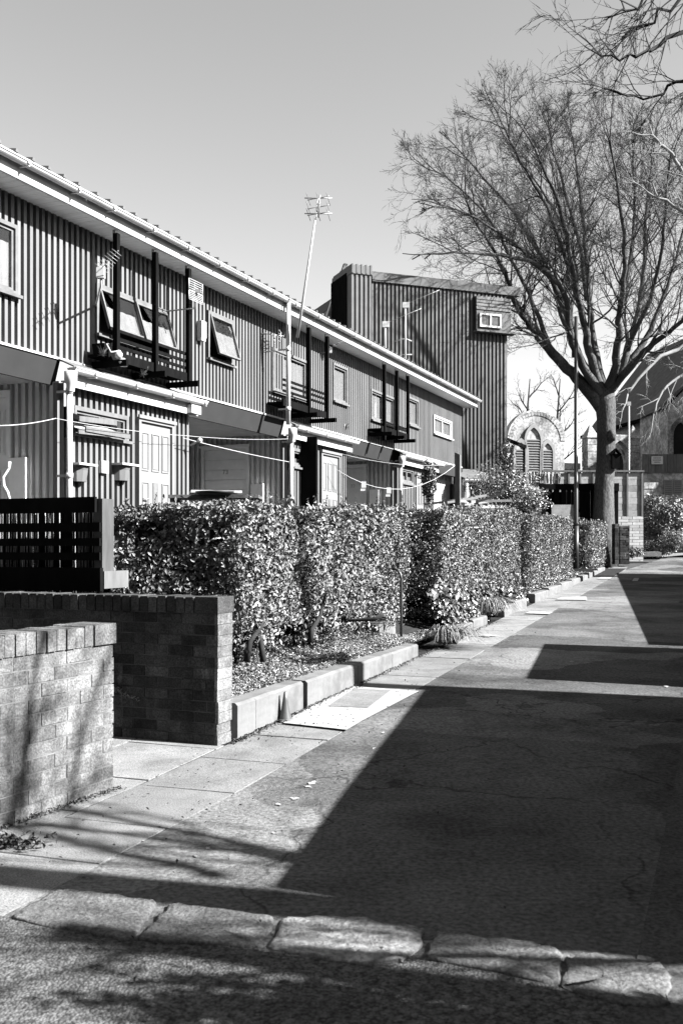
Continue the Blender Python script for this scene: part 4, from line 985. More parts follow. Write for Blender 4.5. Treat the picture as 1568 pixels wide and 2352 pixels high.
limbs = [([(1380,935),(1335,880),(1290,835),(1245,785),(1210,735),(1180,690),(1163,640),(1135,580),(1090,510)],.27,.05,(0,.1,0,-.2,-.4,-.6,-.8,-1,-1.2),11,3.0),
 ([(1383,910),(1350,860),(1325,815),(1305,755),(1300,690),(1270,640),(1215,600),(1130,585),(1040,580),(950,585)],.2,.03,(0,-.3,-.6,-1,-1.3,-1.6,-2,-2.4,-2.8,-3),13,2.4),
 ([(1382,915),(1345,850),(1318,790),(1290,720),(1270,650),(1225,560),(1165,470),(1095,390),(1040,330)],.2,.04,(0,.4,.8,1.2,1.6,2,2.4,2.8,3),12,3.0),
 ([(1386,905),(1360,840),(1345,770),(1330,700),(1310,600),(1285,480),(1245,380),(1215,320)],.2,.04,(0,-.2,-.4,-.6,-1,-1.6,-2.2,-2.6),11,2.9),
 ([(1386,900),(1370,830),(1358,760),(1352,690),(1345,590),(1335,470),(1320,360),(1310,290)],.19,.04,(0,.4,.8,1.0,1.4,1.8,2.2,2.6),11,2.8),
 ([(1390,900),(1408,850),(1418,790),(1420,720),(1430,640),(1432,540),(1415,420),(1400,320)],.2,.04,(0,-.4,-.7,-1,-1.4,-1.6,-1.8,-2),11,2.8),
 ([(1392,905),(1420,860),(1440,805),(1458,740),(1475,650),(1480,540),(1490,420),(1500,320)],.21,.04,(0,.3,.6,.9,1.3,1.7,2.1,2.4),15,3.0),
 ([(1440,800),(1490,690),(1520,560),(1530,430),(1545,330)],.11,.03,(-.5,-1,-1.6,-2.2,-2.6),13,2.8),
 ([(1425,700),(1450,560),(1455,430),(1450,310)],.11,.03,(1,2,3,3.4),13,2.6),
 ([(1393,905),(1430,860),(1470,820),(1510,780),(1560,740),(1620,690),(1690,640)],.19,.04,(0,-.3,-.8,-1.2,-1.6,-2,-2.4),9,2.6),
 ([(1395,900),(1440,840),(1490,760),(1530,660),(1560,560),(1590,450)],.18,.04,(0,.4,1,1.5,2,2.4),9,2.8),
 ([(1262,805),(1225,700),(1175,600),(1120,500),(1040,420),(970,380)],.11,.03,(.2,.8,1.4,2,2.4,2.6),11,2.6),
 ([(1330,700),(1300,600),(1255,480),(1195,370),(1150,280)],.11,.03,(-.4,-1.4,-2,-2.6,-3),11,2.6),
 ([(1345,690),(1330,560),(1290,420),(1265,320),(1255,250)],.10,.03,(.8,1.6,2.4,3,3.4),10,2.4),
 ([(1320,770),(1290,690),(1235,610),(1160,545),(1070,490),(980,470)],.13,.03,(-.8,-1,-1.5,-2,-2.6,-3),10,2.4),
 ([(1322,820),(1310,720),(1325,640),(1300,540),(1240,430),(1180,350)],.13,.03,(.5,1,2,2.8,3.4,4),10,2.6),
 ([(1225,760),(1190,752),(1150,765),(1120,775)],.05,.02,(0,-.2,-.4,-.6),5,1.0)]
for pts,r0,r1,dy,kids,kl in limbs:
    limb(T, [tp(u,v,d*1.2-3.4*i/(len(pts)-1)) for i,((u,v),d) in enumerate(zip(pts,dy))], r0, r1*.55, int(kids*1.5), 3, rnd, kl*1.2, env if kl > 1.5 else None, .03, (6,5,4), .3 if kl>1.5 else .2, wig=.15, rmin=.0065, split=.62, spread=(.3,.9))
tree_obj(T, 'great spreading bare tree rising behind the far hedge and the lamp')
# bird box on its trunk
mb = MB(); mb.box(-.14,.14,-.12,.12,-.3,.25); mb.prism([(-.2,.2),(0,.42),(.2,.2),(.2,.23),(0,.46),(-.2,.23)], -.18, .16)
pbx = tp(1403,1058,-.32); bx = solo('bird_box', 'dark pitched bird box fixed to the trunk of the great bare tree', 'bird box', mb, m_dark, pbx+Vector((.14,-.0,0)))
# pale tree off the right edge, lit limbs hanging into view
rnd = random.Random(5); Y2 = 30
def t2(u,v,dy=0): return P(u,v,Y2+dy)
T = Tree((P(1840,1257,Y2).x, Y2, .5))
T.tr.tube([t2(1840,1290),t2(1835,1050),t2(1815,900),t2(1780,700)], [.4,.32,.26,.2], 12)
for pts,r0,r1,kids,kl,tr_ in (([(1815,900),(1700,830),(1600,760),(1560,800),(1500,830),(1440,905)],.12,.035,9,1.3,-.03),
    ([(1780,700),(1700,560),(1640,470),(1570,400),(1530,340),(1490,310)],.13,.03,10,1.5,.04),
    ([(1800,800),(1700,640),(1620,540),(1560,480),(1500,450)],.12,.03,10,1.5,.02),
    ([(1780,700),(1740,480),(1690,300),(1640,200)],.15,.04,9,2.0,.06),
    ([(1815,900),(1720,860),(1640,860),(1570,860),(1520,900),(1500,950)],.09,.02,8,1.1,-.1)):
    limb(T, [t2(u,v,-.3*i) for i,(u,v) in enumerate(pts)], r0, r1, kids, 2, rnd, kl, None, tr_, (4,5), .3)
tree_obj(T, 'pale barked tree off the right edge with sunlit limbs hanging into view', mt=m_barkpale, mw=m_barkpale)
# near tree over the lane, top right; and the trunk behind the viewer that throws the dappled shade
rnd = random.Random(11)
T = Tree((9.0,7.2,0)); T.tr.tube([(9.0,7.2,0),(9,7.2,2.5),(8.9,7.3,4.6),(8.8,7.4,7)], [.24,.2,.16,.1], 10)
def t3(u,v,Y): return P(u,v,Y)
for pts,r0,r1,kids,kl,tr_ in (([Vector((8.9,7.3,4.8)),t3(1900,-150,8.4),t3(1700,-40,8.2),t3(1560,75,8.1),t3(1480,118,8.0),t3(1400,135,7.9),t3(1340,105,7.8)],.05,.005,8,.55,.02),
    ([Vector((8.9,7.3,5.0)),t3(1900,-300,8.3),t3(1700,-120,8.2),t3(1580,-20,8.2),t3(1500,45,8.1),t3(1440,66,8.1)],.05,.006,10,.6,-.04),
    ([Vector((8.9,7.3,4.6)),t3(1850,50,8.6),t3(1680,150,8.7),t3(1560,190,8.7),t3(1480,230,8.7),t3(1400,205,8.7)],.045,.005,9,.55,.0),
    ([Vector((8.85,7.35,5.4)),t3(1900,-400,8.0),t3(1700,-200,7.9),t3(1560,-80,7.9),t3(1460,10,7.9),t3(1390,40,7.9)],.05,.006,10,.6,-.04),
    ([Vector((8.8,7.4,6.6)),(9.5,8,8.4),(10,8.5,10)],.08,.02,6,1.2,.06)):
    limb(T, pts, r0*.8, r1*.7, kids, 2, rnd, kl*1.2, None, tr_*.5-.02, (4,4), .45, 7, .14, .003)
tree_obj(T, 'near bare tree off the right edge whose drooping twigs hang into the top corner', mt=m_twig)
rnd = random.Random(3)
T = Tree((6.1,2.26,0)); T.tr.tube([(6.1,2.2,0),(6.1,2.18,2),(6.12,2.16,4),(6.2,2.1,5.6),(6.3,2.1,7)], [.2,.18,.17,.14,.1], 12)
for pts in ([(6.1,2.28,2.6),(5.8,2.6,3.6),(5.3,3.1,4.6),(4.8,3.5,5.8)],[(6.15,2.3,3.2),(6.6,1.9,4.4),(7.2,1.5,5.6)],[(6.15,2.3,3.6),(6.0,3.0,4.9),(6.1,3.6,6.2)],[(6.1,2.28,2.9),(5.5,2.0,3.6),(4.9,1.8,4.3)],[(6.3,2.35,5),(6.8,2.6,6.2),(7.2,2.8,7.5)],[(6.1,2.28,2.2),(5.7,1.7,2.9),(5.4,1.3,3.5)]):
    limb(T, pts, .05, .015, 8, 2, rnd, 1.3, None, .05, (4,4), .2, 7, .16, .008)
tree_obj(T, 'bare street tree beside the lane behind the viewer, known by its dappled shadow', mt=m_bark)
T = Tree((6.5,1.35,0)); T.tr.tube([(6.5,1.35,0),(6.5,1.36,1.5),(6.55,1.4,3.4),(6.6,1.45,5.6)], [.13,.12,.11,.08], 9)
for pts in ([(6.5,1.38,2.2),(6.1,1.0,2.9),(5.6,.7,3.5)],[(6.55,1.4,3),(6.9,1.7,4.0),(7.1,2.2,5)]):
    limb(T, pts, .04, .012, 6, 2, rnd, 1.0, None, .05, (4,4), .2, 7, .16, .008)
tree_obj(T, 'slim second street tree behind the viewer, casting the lower shadow bands', mt=m_bark)
# small bare trees behind the church arch
for (u,v0,Y,h,sd,lab) in ((1205,1080,62,9.5,31,'thin bare tree left behind the arched church wall'),(1275,1080,66,9.5,32,'spreading bare tree behind the right shoulder of the arched church wall')):
    rnd = random.Random(sd); b = P(u,v0,Y); T = Tree((b.x,b.y,1.5)); top = Vector((b.x+.3,b.y,P(u,870,Y).z))
    T.tr.tube([(b.x,b.y,1.5),(b.x,b.y,P(u,1020,Y).z),top], [.16,.12,.03], 7)
    for k in range(9):
        f = .25+.08*k; q = Vector((b.x,b.y,1.5)).lerp(top,f); a = rnd.uniform(0,2*PI)
        twigs(T, q, Vector((math.cos(a)*.8,math.sin(a)*.8,.75)).normalized(), 3.2*(1.1-f*.6), .06, 3, rnd, None, .06, (5,5,4))
    tree_obj(T, lab, mt=m_twig)

# ------------------------------------------------------------------ pergola, brick wall and piers by the lane end
YP = 38.3
def pp(u,v,Y=YP): return P(u,v,Y)
b = pp(1330,1257); pg = thing('pergola', 'black timber pergola of posts and deep top beam behind the bare tree', 'pergola', (b.x,b.y,.7))
def lx(u): return pp(u,0).x-b.x
def lz(v): return pp(0,v).z-.7
mb = MB(); mb.hexa([(lx(1238),-.1,lz(1124)),(lx(1419),-.1,lz(1128)),(lx(1419),.1,lz(1128)),(lx(1238),.1,lz(1124)),(lx(1238),-.1,lz(1112)),(lx(1419),-.1,lz(1110)),(lx(1419),.1,lz(1110)),(lx(1238),.1,lz(1112))]); part('top_beam', mb, m_dark, pg)
for u,w in ((1248,9),(1262,9),(1277,12),(1293,10),(1306,8),(1318,10),(1334,6),(1341,7),(1349,9),(1362,12),(1408,20)):
    mb = MB(); mb.box(lx(u-w/2),lx(u+w/2),-.06,.06,0,lz(1125)); part('post', mb, m_dark, pg)
mb = MB(); mb.box(lx(1250),lx(1360),.5,.56,lz(1175),lz(1128)); part('rear_board', mb, m_dark, pg)
mb = MB(); mb.box(lx(1262),lx(1312),-.3,-.26,0,lz(1160)); part('low_panel', mb, m_palewood, pg)
# pale wall with framed panels on top
YW = 41.0
b = P(1476,1257,YW); zb = zg(YW)-.1
wl = thing('brick_wall', 'pale brick boundary wall with timber framed panels on top beyond the pergola', 'wall', (b.x,b.y,zb))
def wx(u): return (u-1476)/F*YW
def wz(v): return EYE-(v-HZ)/F*YW-zb
mb = MB(); nzc = 16; hz2 = wz(1186)/nzc
for r in range(nzc):
    x = wx(1418)-(.3 if r%2 else 0)
    while x < -.02:
        x1 = min(x+.44,0); mb.box(x+.006,x1-.006 if x1<0 else 0,0+random.uniform(-.006,.006),.3,r*hz2+.006,(r+1)*hz2-.006); x += .45
part('brickwork', mb, m_brickpale, wl)
mb = MB(); mb.box(wx(1405),-.01,.012,.29,-.1,wz(1186)); part('mortar', mb, m_mortar, wl)
mb = MB()
for k in range(7): z0 = wz(1186)+k*(wz(1086)-wz(1186))/7; mb.box(wx(1250),-.03,.05+.004*(k%2),.1,z0+.006,z0+(wz(1086)-wz(1186))/7-.004)
part('panels', mb, m_palewood, wl)
for u in (1250,1282,1306,1332,1362,1384,1408,1440,1474):
    mb = MB(); mb.box(wx(u)-.035,wx(u)+.035,0,.12,wz(1186),wz(1084)); part('batten', mb, m_weather, wl)
mb = MB(); mb.box(wx(1245),.04,-.03,.16,wz(1084),wz(1080)); part('cap_rail', mb, m_weather, wl)
# dark brick pier and low dark gate post in front of it
def dpier(u0,u1,vt,vb,Y,label,mm):
    a_ = P(u0,vb,Y); c_ = P(u1,vb,Y); h = (vb-vt)/F*Y; mb = MB(a_); W = c_.x-a_.x; n = max(3,int(h/.085)); ch = h/n
    for r in range(n):
        x = 0; 
        while x < W-.01:
            w = min(.225 if (r%2 or x) else .11, W-x); mb.box(a_.x+x+.004,a_.x+x+w-.004,a_.y+random.uniform(-.01,.01),a_.y+.44,a_.z+r*ch+.004,a_.z+(r+1)*ch-.004); x += w
    mb.box(a_.x+.01,a_.x+W-.01,a_.y+.012,a_.y+.43,a_.z-.2,a_.z+h-.01)
    solo('brick_pier', label, 'pier', mb, mm, a_)
dpier(1411,1421,1203,1284,37.0,'narrow ragged dark brick pier at the end of the last hedge',m_brickdark)
dpier(1423,1445,1208,1284,38.0,'square dark brick pier in front of the pale brick wall',m_brickdark)
mb = MB(); q = P(1495,1278,40); mb.prism([(-.55,0),(.3,0),(.34,.16),(.2,.2),(-.5,.17)], -.25, .2); solo('kerb_boulder', 'long low stone lying at the foot of the laurel bush', 'stone', mb, m_stone, (q.x,q.y,q.z))
# sunlit far verge
sv = MB(); 
for k in range(7):
    p = P(1500+k*22,1272-k*1.6,43-.4*k); 
sv.poly([G(1440,1284,.03),G(1520,1281,.03),P(1640,1268,44),P(1640,1240,50),P(1480,1250,47)]); struct('verge', sv, m_slab)

# ------------------------------------------------------------------ church remains
YC = 50
b = P(1232,1257,YC); cw = thing('church_arch_wall', 'sunlit stone gable wall with a rounded arch top and three louvred lancets', 'church', (b.x,b.y,1.2), .22)
def cx_(u): return (u-1232)/F*YC
def cz(v): return EYE-(v-HZ)/F*YC-1.2
R_ = cx_(1300); zc0 = cz(945)-R_*.98
def lancet(xc, w, z0, zs):       # outline of pointed opening
    pts = [(xc+w/2,z0),(xc+w/2,zs)]
    for k in range(1,6): a = k/6*PI/3; pts.append((xc-w/2+w*math.cos(a), zs+w*math.sin(a)))
    pts.append((xc, zs+w*math.sin(PI/3)))
    for k in range(5,0,-1): a = k/6*PI/3; pts.append((xc+w/2-w*math.cos(a), zs+w*math.sin(a)))
    pts += [(xc-w/2,zs),(xc-w/2,z0)]; return pts
outl = [(cx_(1162),0),(cx_(1302),0)]+[(R_*math.cos(a_)*1.0, zc0+R_*.98*math.sin(a_)) for a_ in [PI*k/24 for k in range(25)]]
outl = [(cx_(1164),0),(R_,0)]+[(R_*math.cos(PI*k/24), zc0+R_*.98*math.sin(PI*k/24)) for k in range(25)]
mb = MB(); mb.prism(outl, 0, .6); part('wall', mb, m_churchlit, cw)
mb = MB()
for k in range(26):
    a0, a1 = PI*k/26+.008, PI*(k+1)/26-.008
    for r0_,r1_ in ((R_*.86,R_*1.0),):
        c4 = [(r0_*math.cos(a0),r0_*math.sin(a0)),(r1_*math.cos(a0),r1_*math.sin(a0)),(r1_*math.cos(a1),r1_*math.sin(a1)),(r0_*math.cos(a1),r0_*math.sin(a1))]
        mb.prism([(x,zc0+z*.98) for x,z in c4], -.03, -.005)
part('voussoirs', mb, m_churchlit, cw)
mb = MB(); 
for k in range(24):
    a0, a1 = PI*k/24, PI*(k+1)/24
    mb.prism([(r*math.cos(a),zc0+r*.98*math.sin(a)) for r,a in ((R_*1.002,a0),(R_*1.06,a0),(R_*1.06,a1),(R_*1.002,a1))], -.02, .5)
part('hood_mould', mb, m_church, cw)
# scattered ashlar blocks over the wall face
mb = MB()
for r in range(22):
    z = .1+r*.33; x = cx_(1170)+random.uniform(0,.3)
    while x < cx_(1298):
        w = random.uniform(.3,.7)
        if all(abs(x+w/2-xc) > .6 for xc in (cx_(1191),cx_(1222),cx_(1256))) or z > cz(958):
            if (x**2+(max(z-zc0,0))**2)**.5 < R_*.82 and ((x+w)**2+(max(z+.3-zc0,0))**2)**.5 < R_*.84: mb.box(x,x+w-.03,-.03+random.uniform(0,.02),-.002,z,z+.3)
        x += w
part('ashlar', mb, m_churchlit, cw)
for xc, vs, w in ((cx_(1191),1040,.56),(cx_(1222),1012,.74),(cx_(1256),1040,.56)):
    o_ = lancet(xc, w+.26, cz(1110), cz(vs)); i_ = lancet(xc, w, cz(1110), cz(vs)); mb = MB(); n = len(o_)
    for k in range(n-1): mb.prism([o_[k],o_[k+1],i_[k+1],i_[k]], -.14, -.035)
    w_ = part('window', mb, M('dressed_stone', 0.165,.9,.15,3), cw)
    mb = MB(); mb.prism(i_, -.045, -.036); part('louvre_backing', mb, m_church, w_)
    mb = MB(); z = cz(1108)
    while z < cz(vs)+.1: mb.hexa([(xc-w/2,-.12,z),(xc+w/2,-.12,z),(xc+w/2,-.046,z+.06),(xc-w/2,-.046,z+.06),(xc-w/2,-.12,z+.03),(xc+w/2,-.12,z+.03),(xc+w/2,-.046,z+.09),(xc-w/2,-.046,z+.09)]); z += .13
    part('louvres', mb, m_louvre, w_)
# black sloping strut sticking out beside the tower
q0 = P(1166,1072-60,40); q1 = P(1208,1026,40); 
a_ = P(1160,1008,36); b_ = P(1206,1027,36.5); mb = MB(a_); mb.beam(a_,b_,.09,.12); mb.beam(b_+Vector((-.05,0,0)),b_+Vector((-.05,0,-3.5)),.08); solo('canopy_frame', 'black sloping bar of a canopy beside the tower corner', 'canopy', mb, m_dark, a_)
# link wall and gateway with two capped piers
YQ = 52; b = P(1400,1257,YQ); gw = thing('stone_gateway', 'stone gateway wall with two pointed piers behind the tree trunk', 'gateway', (b.x,b.y,1.2), .2)
def qx(u): return (u-1400)/F*YQ
def qz(v): return EYE-(v-HZ)/F*YQ-1.2
for u0,u1 in ((1337,1364),(1444,1468)):
    mb = MB(); r = 0; z = 0
    while z < qz(1012): mb.box(qx(u0)+random.uniform(0,.03),qx(u1)-random.uniform(0,.03),-.35,.35,z+.01,z+.36); z += .37
    top_ = z; x0,x1 = qx(u0)-.03, qx(u1)+.03
    pier = part('pier', mb, m_churchlit, gw)
    mb = MB(); n0 = [(x0,-.4,top_),(x1,-.4,top_),(x1,.4,top_),(x0,.4,top_)]; apx = ((x0+x1)/2,0,top_+.75)
    for k in range(4): mb.poly([n0[k],n0[(k+1)%4],apx])
    part('cap', mb, m_churchlit, pier)
mb = MB(); ar = lancet(qx(1418), 1.25, 0, qz(1060)); n = len(ar)
xs0, xs1, zt2 = qx(1364), qx(1444), qz(1010)
mb.box(xs0,ar[-1][0],-.2,.2,0,zt2); mb.box(ar[0][0],xs1,-.2,.2,0,zt2)
for k in range(1,n-2):
    p, q = ar[k], ar[k+1]
    mb.hexa([(q[0],-.2,q[1]),(p[0],-.2,p[1]),(p[0],.2,p[1]),(q[0],.2,q[1]),(q[0],-.2,zt2+.25),(p[0],-.2,zt2+.25),(p[0],.2,zt2+.25),(q[0],.2,zt2+.25)])
part('arch_wall', mb, m_church, gw)
o_ = lancet(qx(1418), 1.6, 0, qz(1060)); mb = MB()
for k in range(n-1): mb.prism([o_[k],o_[k+1],ar[k+1],ar[k]], -.3, -.205)
part('arch_moulding', mb, m_churchlit, gw)
mb = MB(); z = 0
for r in range(13):
    x = qx(1297)
    while x < qx(1336): w = random.uniform(.25,.6); mb.box(x,min(x+w-.03,qx(1337)-.02),.4+random.uniform(-.04,.04),.9,r*.36,r*.36+.33); x += w
part('rubble_wall', mb, m_church, gw)
# nave
e0 = Vector((19.1,70,0)); e1 = Vector((23.1,42,0)); nd = (e1-e0).normalized(); nang = math.atan2(nd.y,nd.x); Ln = (e1-e0).length
nv = thing('church', 'dark soot stained church with a steep slate roof at the right edge', 'church', (e0.x,e0.y,1.4), nang)
EH = 8.35
# local +y is to the right/back? choose y positive away from the lane
yaw = Vector((-math.sin(nang), math.cos(nang), 0)); sg = 1 if yaw.x > 0 else -1
def Yl(y): return sg*y
mb = MB(); mb.box(-4,Ln,min(Yl(0),Yl(9)),max(Yl(0),Yl(9)),-1,EH); part('wall', mb, m_church, nv)
mb = MB(); mb.v += [(-4.3,Yl(-.5),EH-.1),(Ln,Yl(-.5),EH-.1),(Ln,Yl(4.5),EH+6.2),(-4.3,Yl(4.5),EH+6.2),(-4.3,Yl(9.5),EH-.1),(Ln,Yl(9.5),EH-.1)]
mb.f += [(0,1,2,3),(3,2,5,4),(0,3,4),(1,5,2)]; mb.sm += [False]*4; part('roof', mb, m_slate, nv)
mb = MB(); mb.box(-4.3,Ln,min(Yl(-.75),Yl(-.51)),max(Yl(-.75),Yl(-.51)),EH-.2,EH); part('gutter', mb, m_dark, nv)
for k in range(5):
    x = 1.5+k*4.6; mb = MB(); mb.prism([(x_,z_) for x_,z_ in lancet(x,1.1,2.2,5.6)], min(Yl(-.06),Yl(-.004)), max(Yl(-.06),Yl(-.004))); part('lancet_window', mb, m_void, nv)
    mb = MB(); o2 = lancet(x,1.4,2.0,5.6); i2 = lancet(x,1.1,2.2,5.6)
    for q in range(len(o2)-1): mb.prism([o2[q],o2[q+1],i2[q+1],i2[q]], min(Yl(-.18),Yl(-.061)), max(Yl(-.18),Yl(-.061)))
    part('window_surround', mb, m_churchlit, nv)
    mb = MB(); mb.box(x+1.9,x+2.6,min(Yl(-.7),Yl(-.002)),max(Yl(-.7),Yl(-.002)),-1,6.4); part('buttress', mb, m_church, nv)
mb = MB(); mb.box(6,6.9,Yl(3.9)-.4,Yl(3.9)+.4,EH+4,EH+8.2); part('chimney', mb, m_church, nv)
# porch gable with round headed lit window, nearer right
g0 = P(1556,1257,55); mb = MB(); 
g0 = P(1532,1257,54); gr_ = 12.0
def gx(u): return (u-1532)/F*54
def gzz(v): return EYE-(v-HZ)/F*54-1.3
ct_ = thing('church_transept', 'stone transept with a tall pointed window at the right edge before the dark church roof', 'church', (g0.x,g0.y,1.3), 0)
mb = MB(); mb.prism([(0,0),(6,0),(6,gzz(930)),(3,gzz(800)),(0,gzz(935))], 0, 5); part('wall', mb, m_church, ct_)
xc = gx(1560); o_ = lancet(xc,1.15,gzz(1075),gzz(1000)); i_ = lancet(xc,.8,gzz(1075),gzz(1000)); mb = MB()
for k in range(len(o_)-1): mb.prism([o_[k],o_[k+1],i_[k+1],i_[k]], -.16, -.004)
w_ = part('window', mb, m_churchlit, ct_); mb = MB(); mb.prism(i_, -.05, -.0045); part('pane', mb, m_void, w_)
mb = MB(); mb.prism([(-.25,gzz(935)-.05),(3,gzz(800)),(6.2,gzz(930)-.1),(6.2,gzz(930)+.1),(3,gzz(800)+.3),(-.25,gzz(935)+.15)], -.15, 5.1); part('roof', mb, m_slate, ct_)
# boarding fence with notice
YB = 47.5; q = P(1474,1257,YB); bf = thing('board_fence', 'grey vertical board fence carrying the notice at the right edge', 'fence', (q.x,q.y,1.3), 0)
mb = MB(); x = 0
zt0, zb0 = P(0,1043,YB).z-1.3, P(0,1086,YB).z-1.3
while x < 4: mb.box(x,x+.14,0+.012*(int(x/.15)%2),.06,zb0,zt0); x += .15
part('boards', mb, m_weather, bf)
mb = MB(); mb.box(-.1,4,.07,.5,-.3,zb0+.02); part('base_wall', mb, m_church, bf)
for u in (1534,1556):
    mb = MB(); xx = (u-1474)/F*YB; w = .42; z0,z1 = P(0,1134,YB).z-1.3, P(0,1102,YB).z-1.3
    mb.box(xx-w/2,xx+w/2,.02,.069,z0,z1); wn = part('window', mb, M('lit_surround',.2,.9,.1,3), bf)
    mb = MB(); z = z0+.04
    while z < z1-.05: mb.box(xx-w/2+.05,xx+w/2-.05,.0,.019,z,z+.05); z += .09
    part('louvres', mb, m_louvre, wn)
ns = thing('notice', 'small white notice fixed to the grey board fence', 'sign', P(1508,1057,YB-.08), 0)
mb = MB(); mb.box(-.27,.27,-.01,.02,-.19,.19); part('board', mb, m_white, ns)
mb = MB()
for r,(w,h) in enumerate(((.38,.05),(.42,.05),(.26,.05))):
    x = -w/2
    while x < w/2-.02: ww = random.uniform(.02,.045); mb.box(x,x+ww,-.014,-.0105,.08-r*.1,.08-r*.1+h); x += ww+.015
part('lettering', mb, m_frame, ns)
# stone wall stub lit
q = P(1478,1257,45); mb = MB()
for r in range(9):
    x = 0
    while x < .62: w = random.uniform(.2,.4); mb.box(x,min(x+w-.02,.68),random.uniform(0,.04),.5,r*.3+.7,r*.3+.98); x += w
mb.box(.02,.64,.06,.45,0,.8+8*.3); solo('rubble_wall', 'sunlit stub of rubble wall between the pale brick wall and the board fence', 'wall', mb, m_churchlit, (q.x,q.y,1.0))
# thin pole
q = P(1443,1257,44); mb = MB(); mb.tube([(0,0,0),(0,0,P(0,932,44).z-1.0)], .045, 8); mb.box(-.08,.08,-.05,.05,P(0,932,44).z-1.0,P(0,928,44).z-1.0+.1); solo('slim_pole', 'slim pale pole standing right of the great tree trunk', 'pole', mb, m_metal, (q.x,q.y,1.0))
# washing near the arch
YL = 36; a_, b_ = P(1208,1082,YL), P(1292,1086,YL); mb = MB(a_); mb.tube(sag([a_,b_],.05), .008, 5); solo('clothes_line', 'short far clothes line hung with washing below the church arch', 'clothes line', mb, m_line, a_, 0)
def cloth(u0,u1,vt,vb,label,mm,kind):
    p = P(u0,vt,YL); q = P(u1,vt,YL); h = (vb-vt)/F*YL; mb = MB(p); n = 12; pr = None
    for k in range(n+1):
        t = k/n; x = p.lerp(q,t); w = .03*math.sin(t*17); top_ = x+Vector((0,w*.3,0)); bot = x+Vector((.03*(.5-t)*4,w,-h*(1-.08*math.sin(t*9)))); mid = (top_+bot)/2+Vector((0,w,0))
        if pr: mb.quad(pr[1],mid,top_,pr[0],True); mb.quad(pr[2],bot,mid,pr[1],True)
        pr = (top_,mid,bot)
    solo('washing', label, kind, mb, mm, p, 0, 'washing on the far line')
cloth(1212,1232,1083,1112,'creased pale cloth at the left end of the far washing line',m_cloth,'laundry'); cloth(1235,1250,1085,1105,'patterned cloth in the middle of the far washing line',m_printed,'laundry')
cloth(1251,1276,1085,1111,'plain white towel near the right end of the far washing line',m_cloth,'laundry'); cloth(1279,1288,1086,1110,'narrow white cloth at the right end of the far washing line',m_cloth,'laundry')

# ------------------------------------------------------------------ outbuildings on the right of the lane (they throw the big shadows)
SUNH = Vector((.958,-.287,0)).normalized(); SEL = math.radians(35)
def caster(label, Pn, Pf, depth=2.2):
    """shed whose lane-side top edge throws its shadow on lane points Pn (near) and Pf (far)"""
    out = []
    for p in (Pn, Pf):
        # wall line X = 1.0+.385Y
        L = (1.0+.385*p.y-p.x)/(SUNH.x-.385*SUNH.y); c = p+SUNH*L; out.append((c, p.z+L*math.tan(SEL)))
    (a_,za),(b_,zb) = out; d = (b_-a_); Lw = Vector((d.x,d.y,0)).length; ang = math.atan2(d.y,d.x)
    root = thing('brick_outhouse', label, 'outhouse', (a_.x,a_.y,zg(a_.y)), ang, 'outhouses along the right of the lane'); z0 = zg(a_.y)
    mb = MB(); mb.prism([(0,-.2),(Lw,-.2),(Lw,zb-z0-.07),(0,za-z0-.07)], -depth, 0); part('wall', mb, m_brickdark, root)
    mb = MB(); mb.prism([(0,za-z0-.069),(Lw,zb-z0-.069),(Lw,zb-z0),(0,za-z0)], -depth-.05, .03); part('roof', mb, m_slate, root)
caster('long brick outhouse beside the near part of the lane, its roof rising away', G(640,2040), G(985,1577))
caster('short brick outhouse beyond the first gap on the right of the lane', G(1212,1559), G(1253,1479))
caster('far brick outhouse before the bend on the right of the lane', G(1493,1481), G(1415,1317))

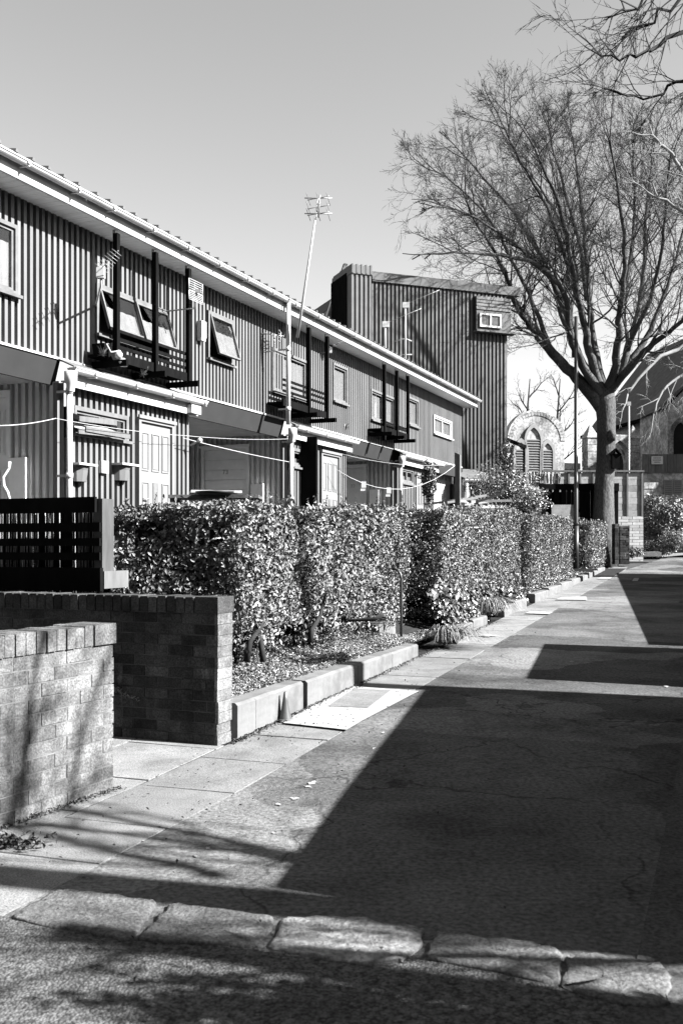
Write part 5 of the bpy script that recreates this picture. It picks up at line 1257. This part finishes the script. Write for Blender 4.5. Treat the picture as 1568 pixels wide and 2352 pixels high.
# ------------------------------------------------------------------ brick terraces added outside the frame to cut the sky fill
def sky_block_terrace(label, loc, rz, L, D, eave, ridge, bays):
    """front along local x on y = 0, body towards +y"""
    root = thing('sky_block_terrace', label, 'building', loc, rz)
    mb = MB(); mb.v += [(0,0,-.5),(L,0,-.5),(L,D,-.5),(0,D,-.5),(0,0,eave),(L,0,eave),(L,D,eave),(0,D,eave),(0,D/2,ridge),(L,D/2,ridge)]
    mb.f += [(0,1,5,4),(1,2,6,9,5),(2,3,7,6),(3,0,4,8,7)]; mb.sm += [False]*4; part('wall', mb, m_brickdark, root)
    mb = MB(); k = (ridge-eave)/(D/2)
    for y0, y1, z0, z1 in ((-.35,D/2,eave-.35*k+.06,ridge+.06),(D+.35,D/2,eave-.35*k+.06,ridge+.06)):
        mb.hexa([(-.2,y0,z0),(L+.2,y0,z0),(L+.2,y1,z1),(-.2,y1,z1),(-.2,y0,z0+.1),(L+.2,y0,z0+.1),(L+.2,y1,z1+.1),(-.2,y1,z1+.1)])
    part('roof', mb, m_slate, root)
    for b in range(bays):
        x = L*(b+.5)/bays
        for z in ((.9,3.9) if eave < 8 else (.9,3.9,6.9,9.9)):
            f = MB()
            for q in ((x-.55,x-.48,z,z+1.5),(x+.48,x+.55,z,z+1.5),(x-.48,x+.48,z+1.43,z+1.5),(x-.48,x+.48,z,z+.07),(x-.48,x+.48,z+.72,z+.78)): f.box(q[0],q[1],-.06,-.003,q[2],q[3])
            w = part('window', f, m_white, root); g = MB(); g.box(x-.48,x+.48,-.03,-.004,z+.07,z+1.43); part('pane', g, m_void, w)
        if b % 2: mb = MB(); mb.box(x-.4,x+.4,D/2-.4,D/2+.4,ridge-.3,ridge+1.3); part('chimney', mb, m_brickdark, root)
    return root
p0 = Vector((10.5+.385*30,30,0)); p1 = Vector((10.5+.385*-10,-10,0)); dd_ = p1-p0
sky_block_terrace('unseen long two storey brick terrace added behind the outhouses to cut the sky light', p0, math.atan2(dd_.y,dd_.x), dd_.length, 7, 5.8, 8.2, 9)
sky_block_terrace('unseen tall brick block added behind the viewer to cut the sky light', (14,-9,0), PI, 44, 9, 12.5, 15, 10)
# ------------------------------------------------------------------ light, sky, camera
w = bpy.data.worlds.new('World'); scene.world = w; w.use_nodes = True; N = w.node_tree.nodes; L = w.node_tree.links
bg = N['Background']; sk = N.new('ShaderNodeTexSky'); sk.sky_type = 'NISHITA'; sk.sun_disc = False; sk.sun_elevation = SEL; sk.sun_rotation = math.atan2(SUNH.x, SUNH.y)
sk.air_density = 1.0; sk.dust_density = .6; sk.ozone_density = 1.0
sp = N.new('ShaderNodeRGBToBW'); L.new(sk.outputs[0], sp.inputs[0]); L.new(sp.outputs[0], bg.inputs[0])   # black-and-white film
bg.inputs[1].default_value = .05
sd = bpy.data.lights.new('sun','SUN'); sd.energy = 5; sd.angle = math.radians(.5); sd.color = (1,1,1)
so = bpy.data.objects.new('sun', sd); COL.objects.link(so)
sv_ = Vector((SUNH.x*math.cos(SEL), SUNH.y*math.cos(SEL), math.sin(SEL))); so.rotation_euler = sv_.to_track_quat('Z','Y').to_euler(); so.location = sv_*30
cd = bpy.data.cameras.new('camera'); cam = bpy.data.objects.new('camera', cd); COL.objects.link(cam); scene.camera = cam
cam.location = (0,0,EYE); cam.rotation_euler = (PI/2,0,0); cd.sensor_fit = 'VERTICAL'; cd.sensor_height = 36; cd.sensor_width = 24; cd.lens = 36*F/2352; cd.shift_y = (HZ-1176)/2352
cd.clip_start = .05; cd.clip_end = 1000
cd.dof.use_dof = True; cd.dof.focus_distance = 15; cd.dof.aperture_fstop = 5.6
vs = scene.view_settings; vs.view_transform = 'Standard'; vs.look = 'None'; vs.exposure = 2.5; vs.gamma = 1
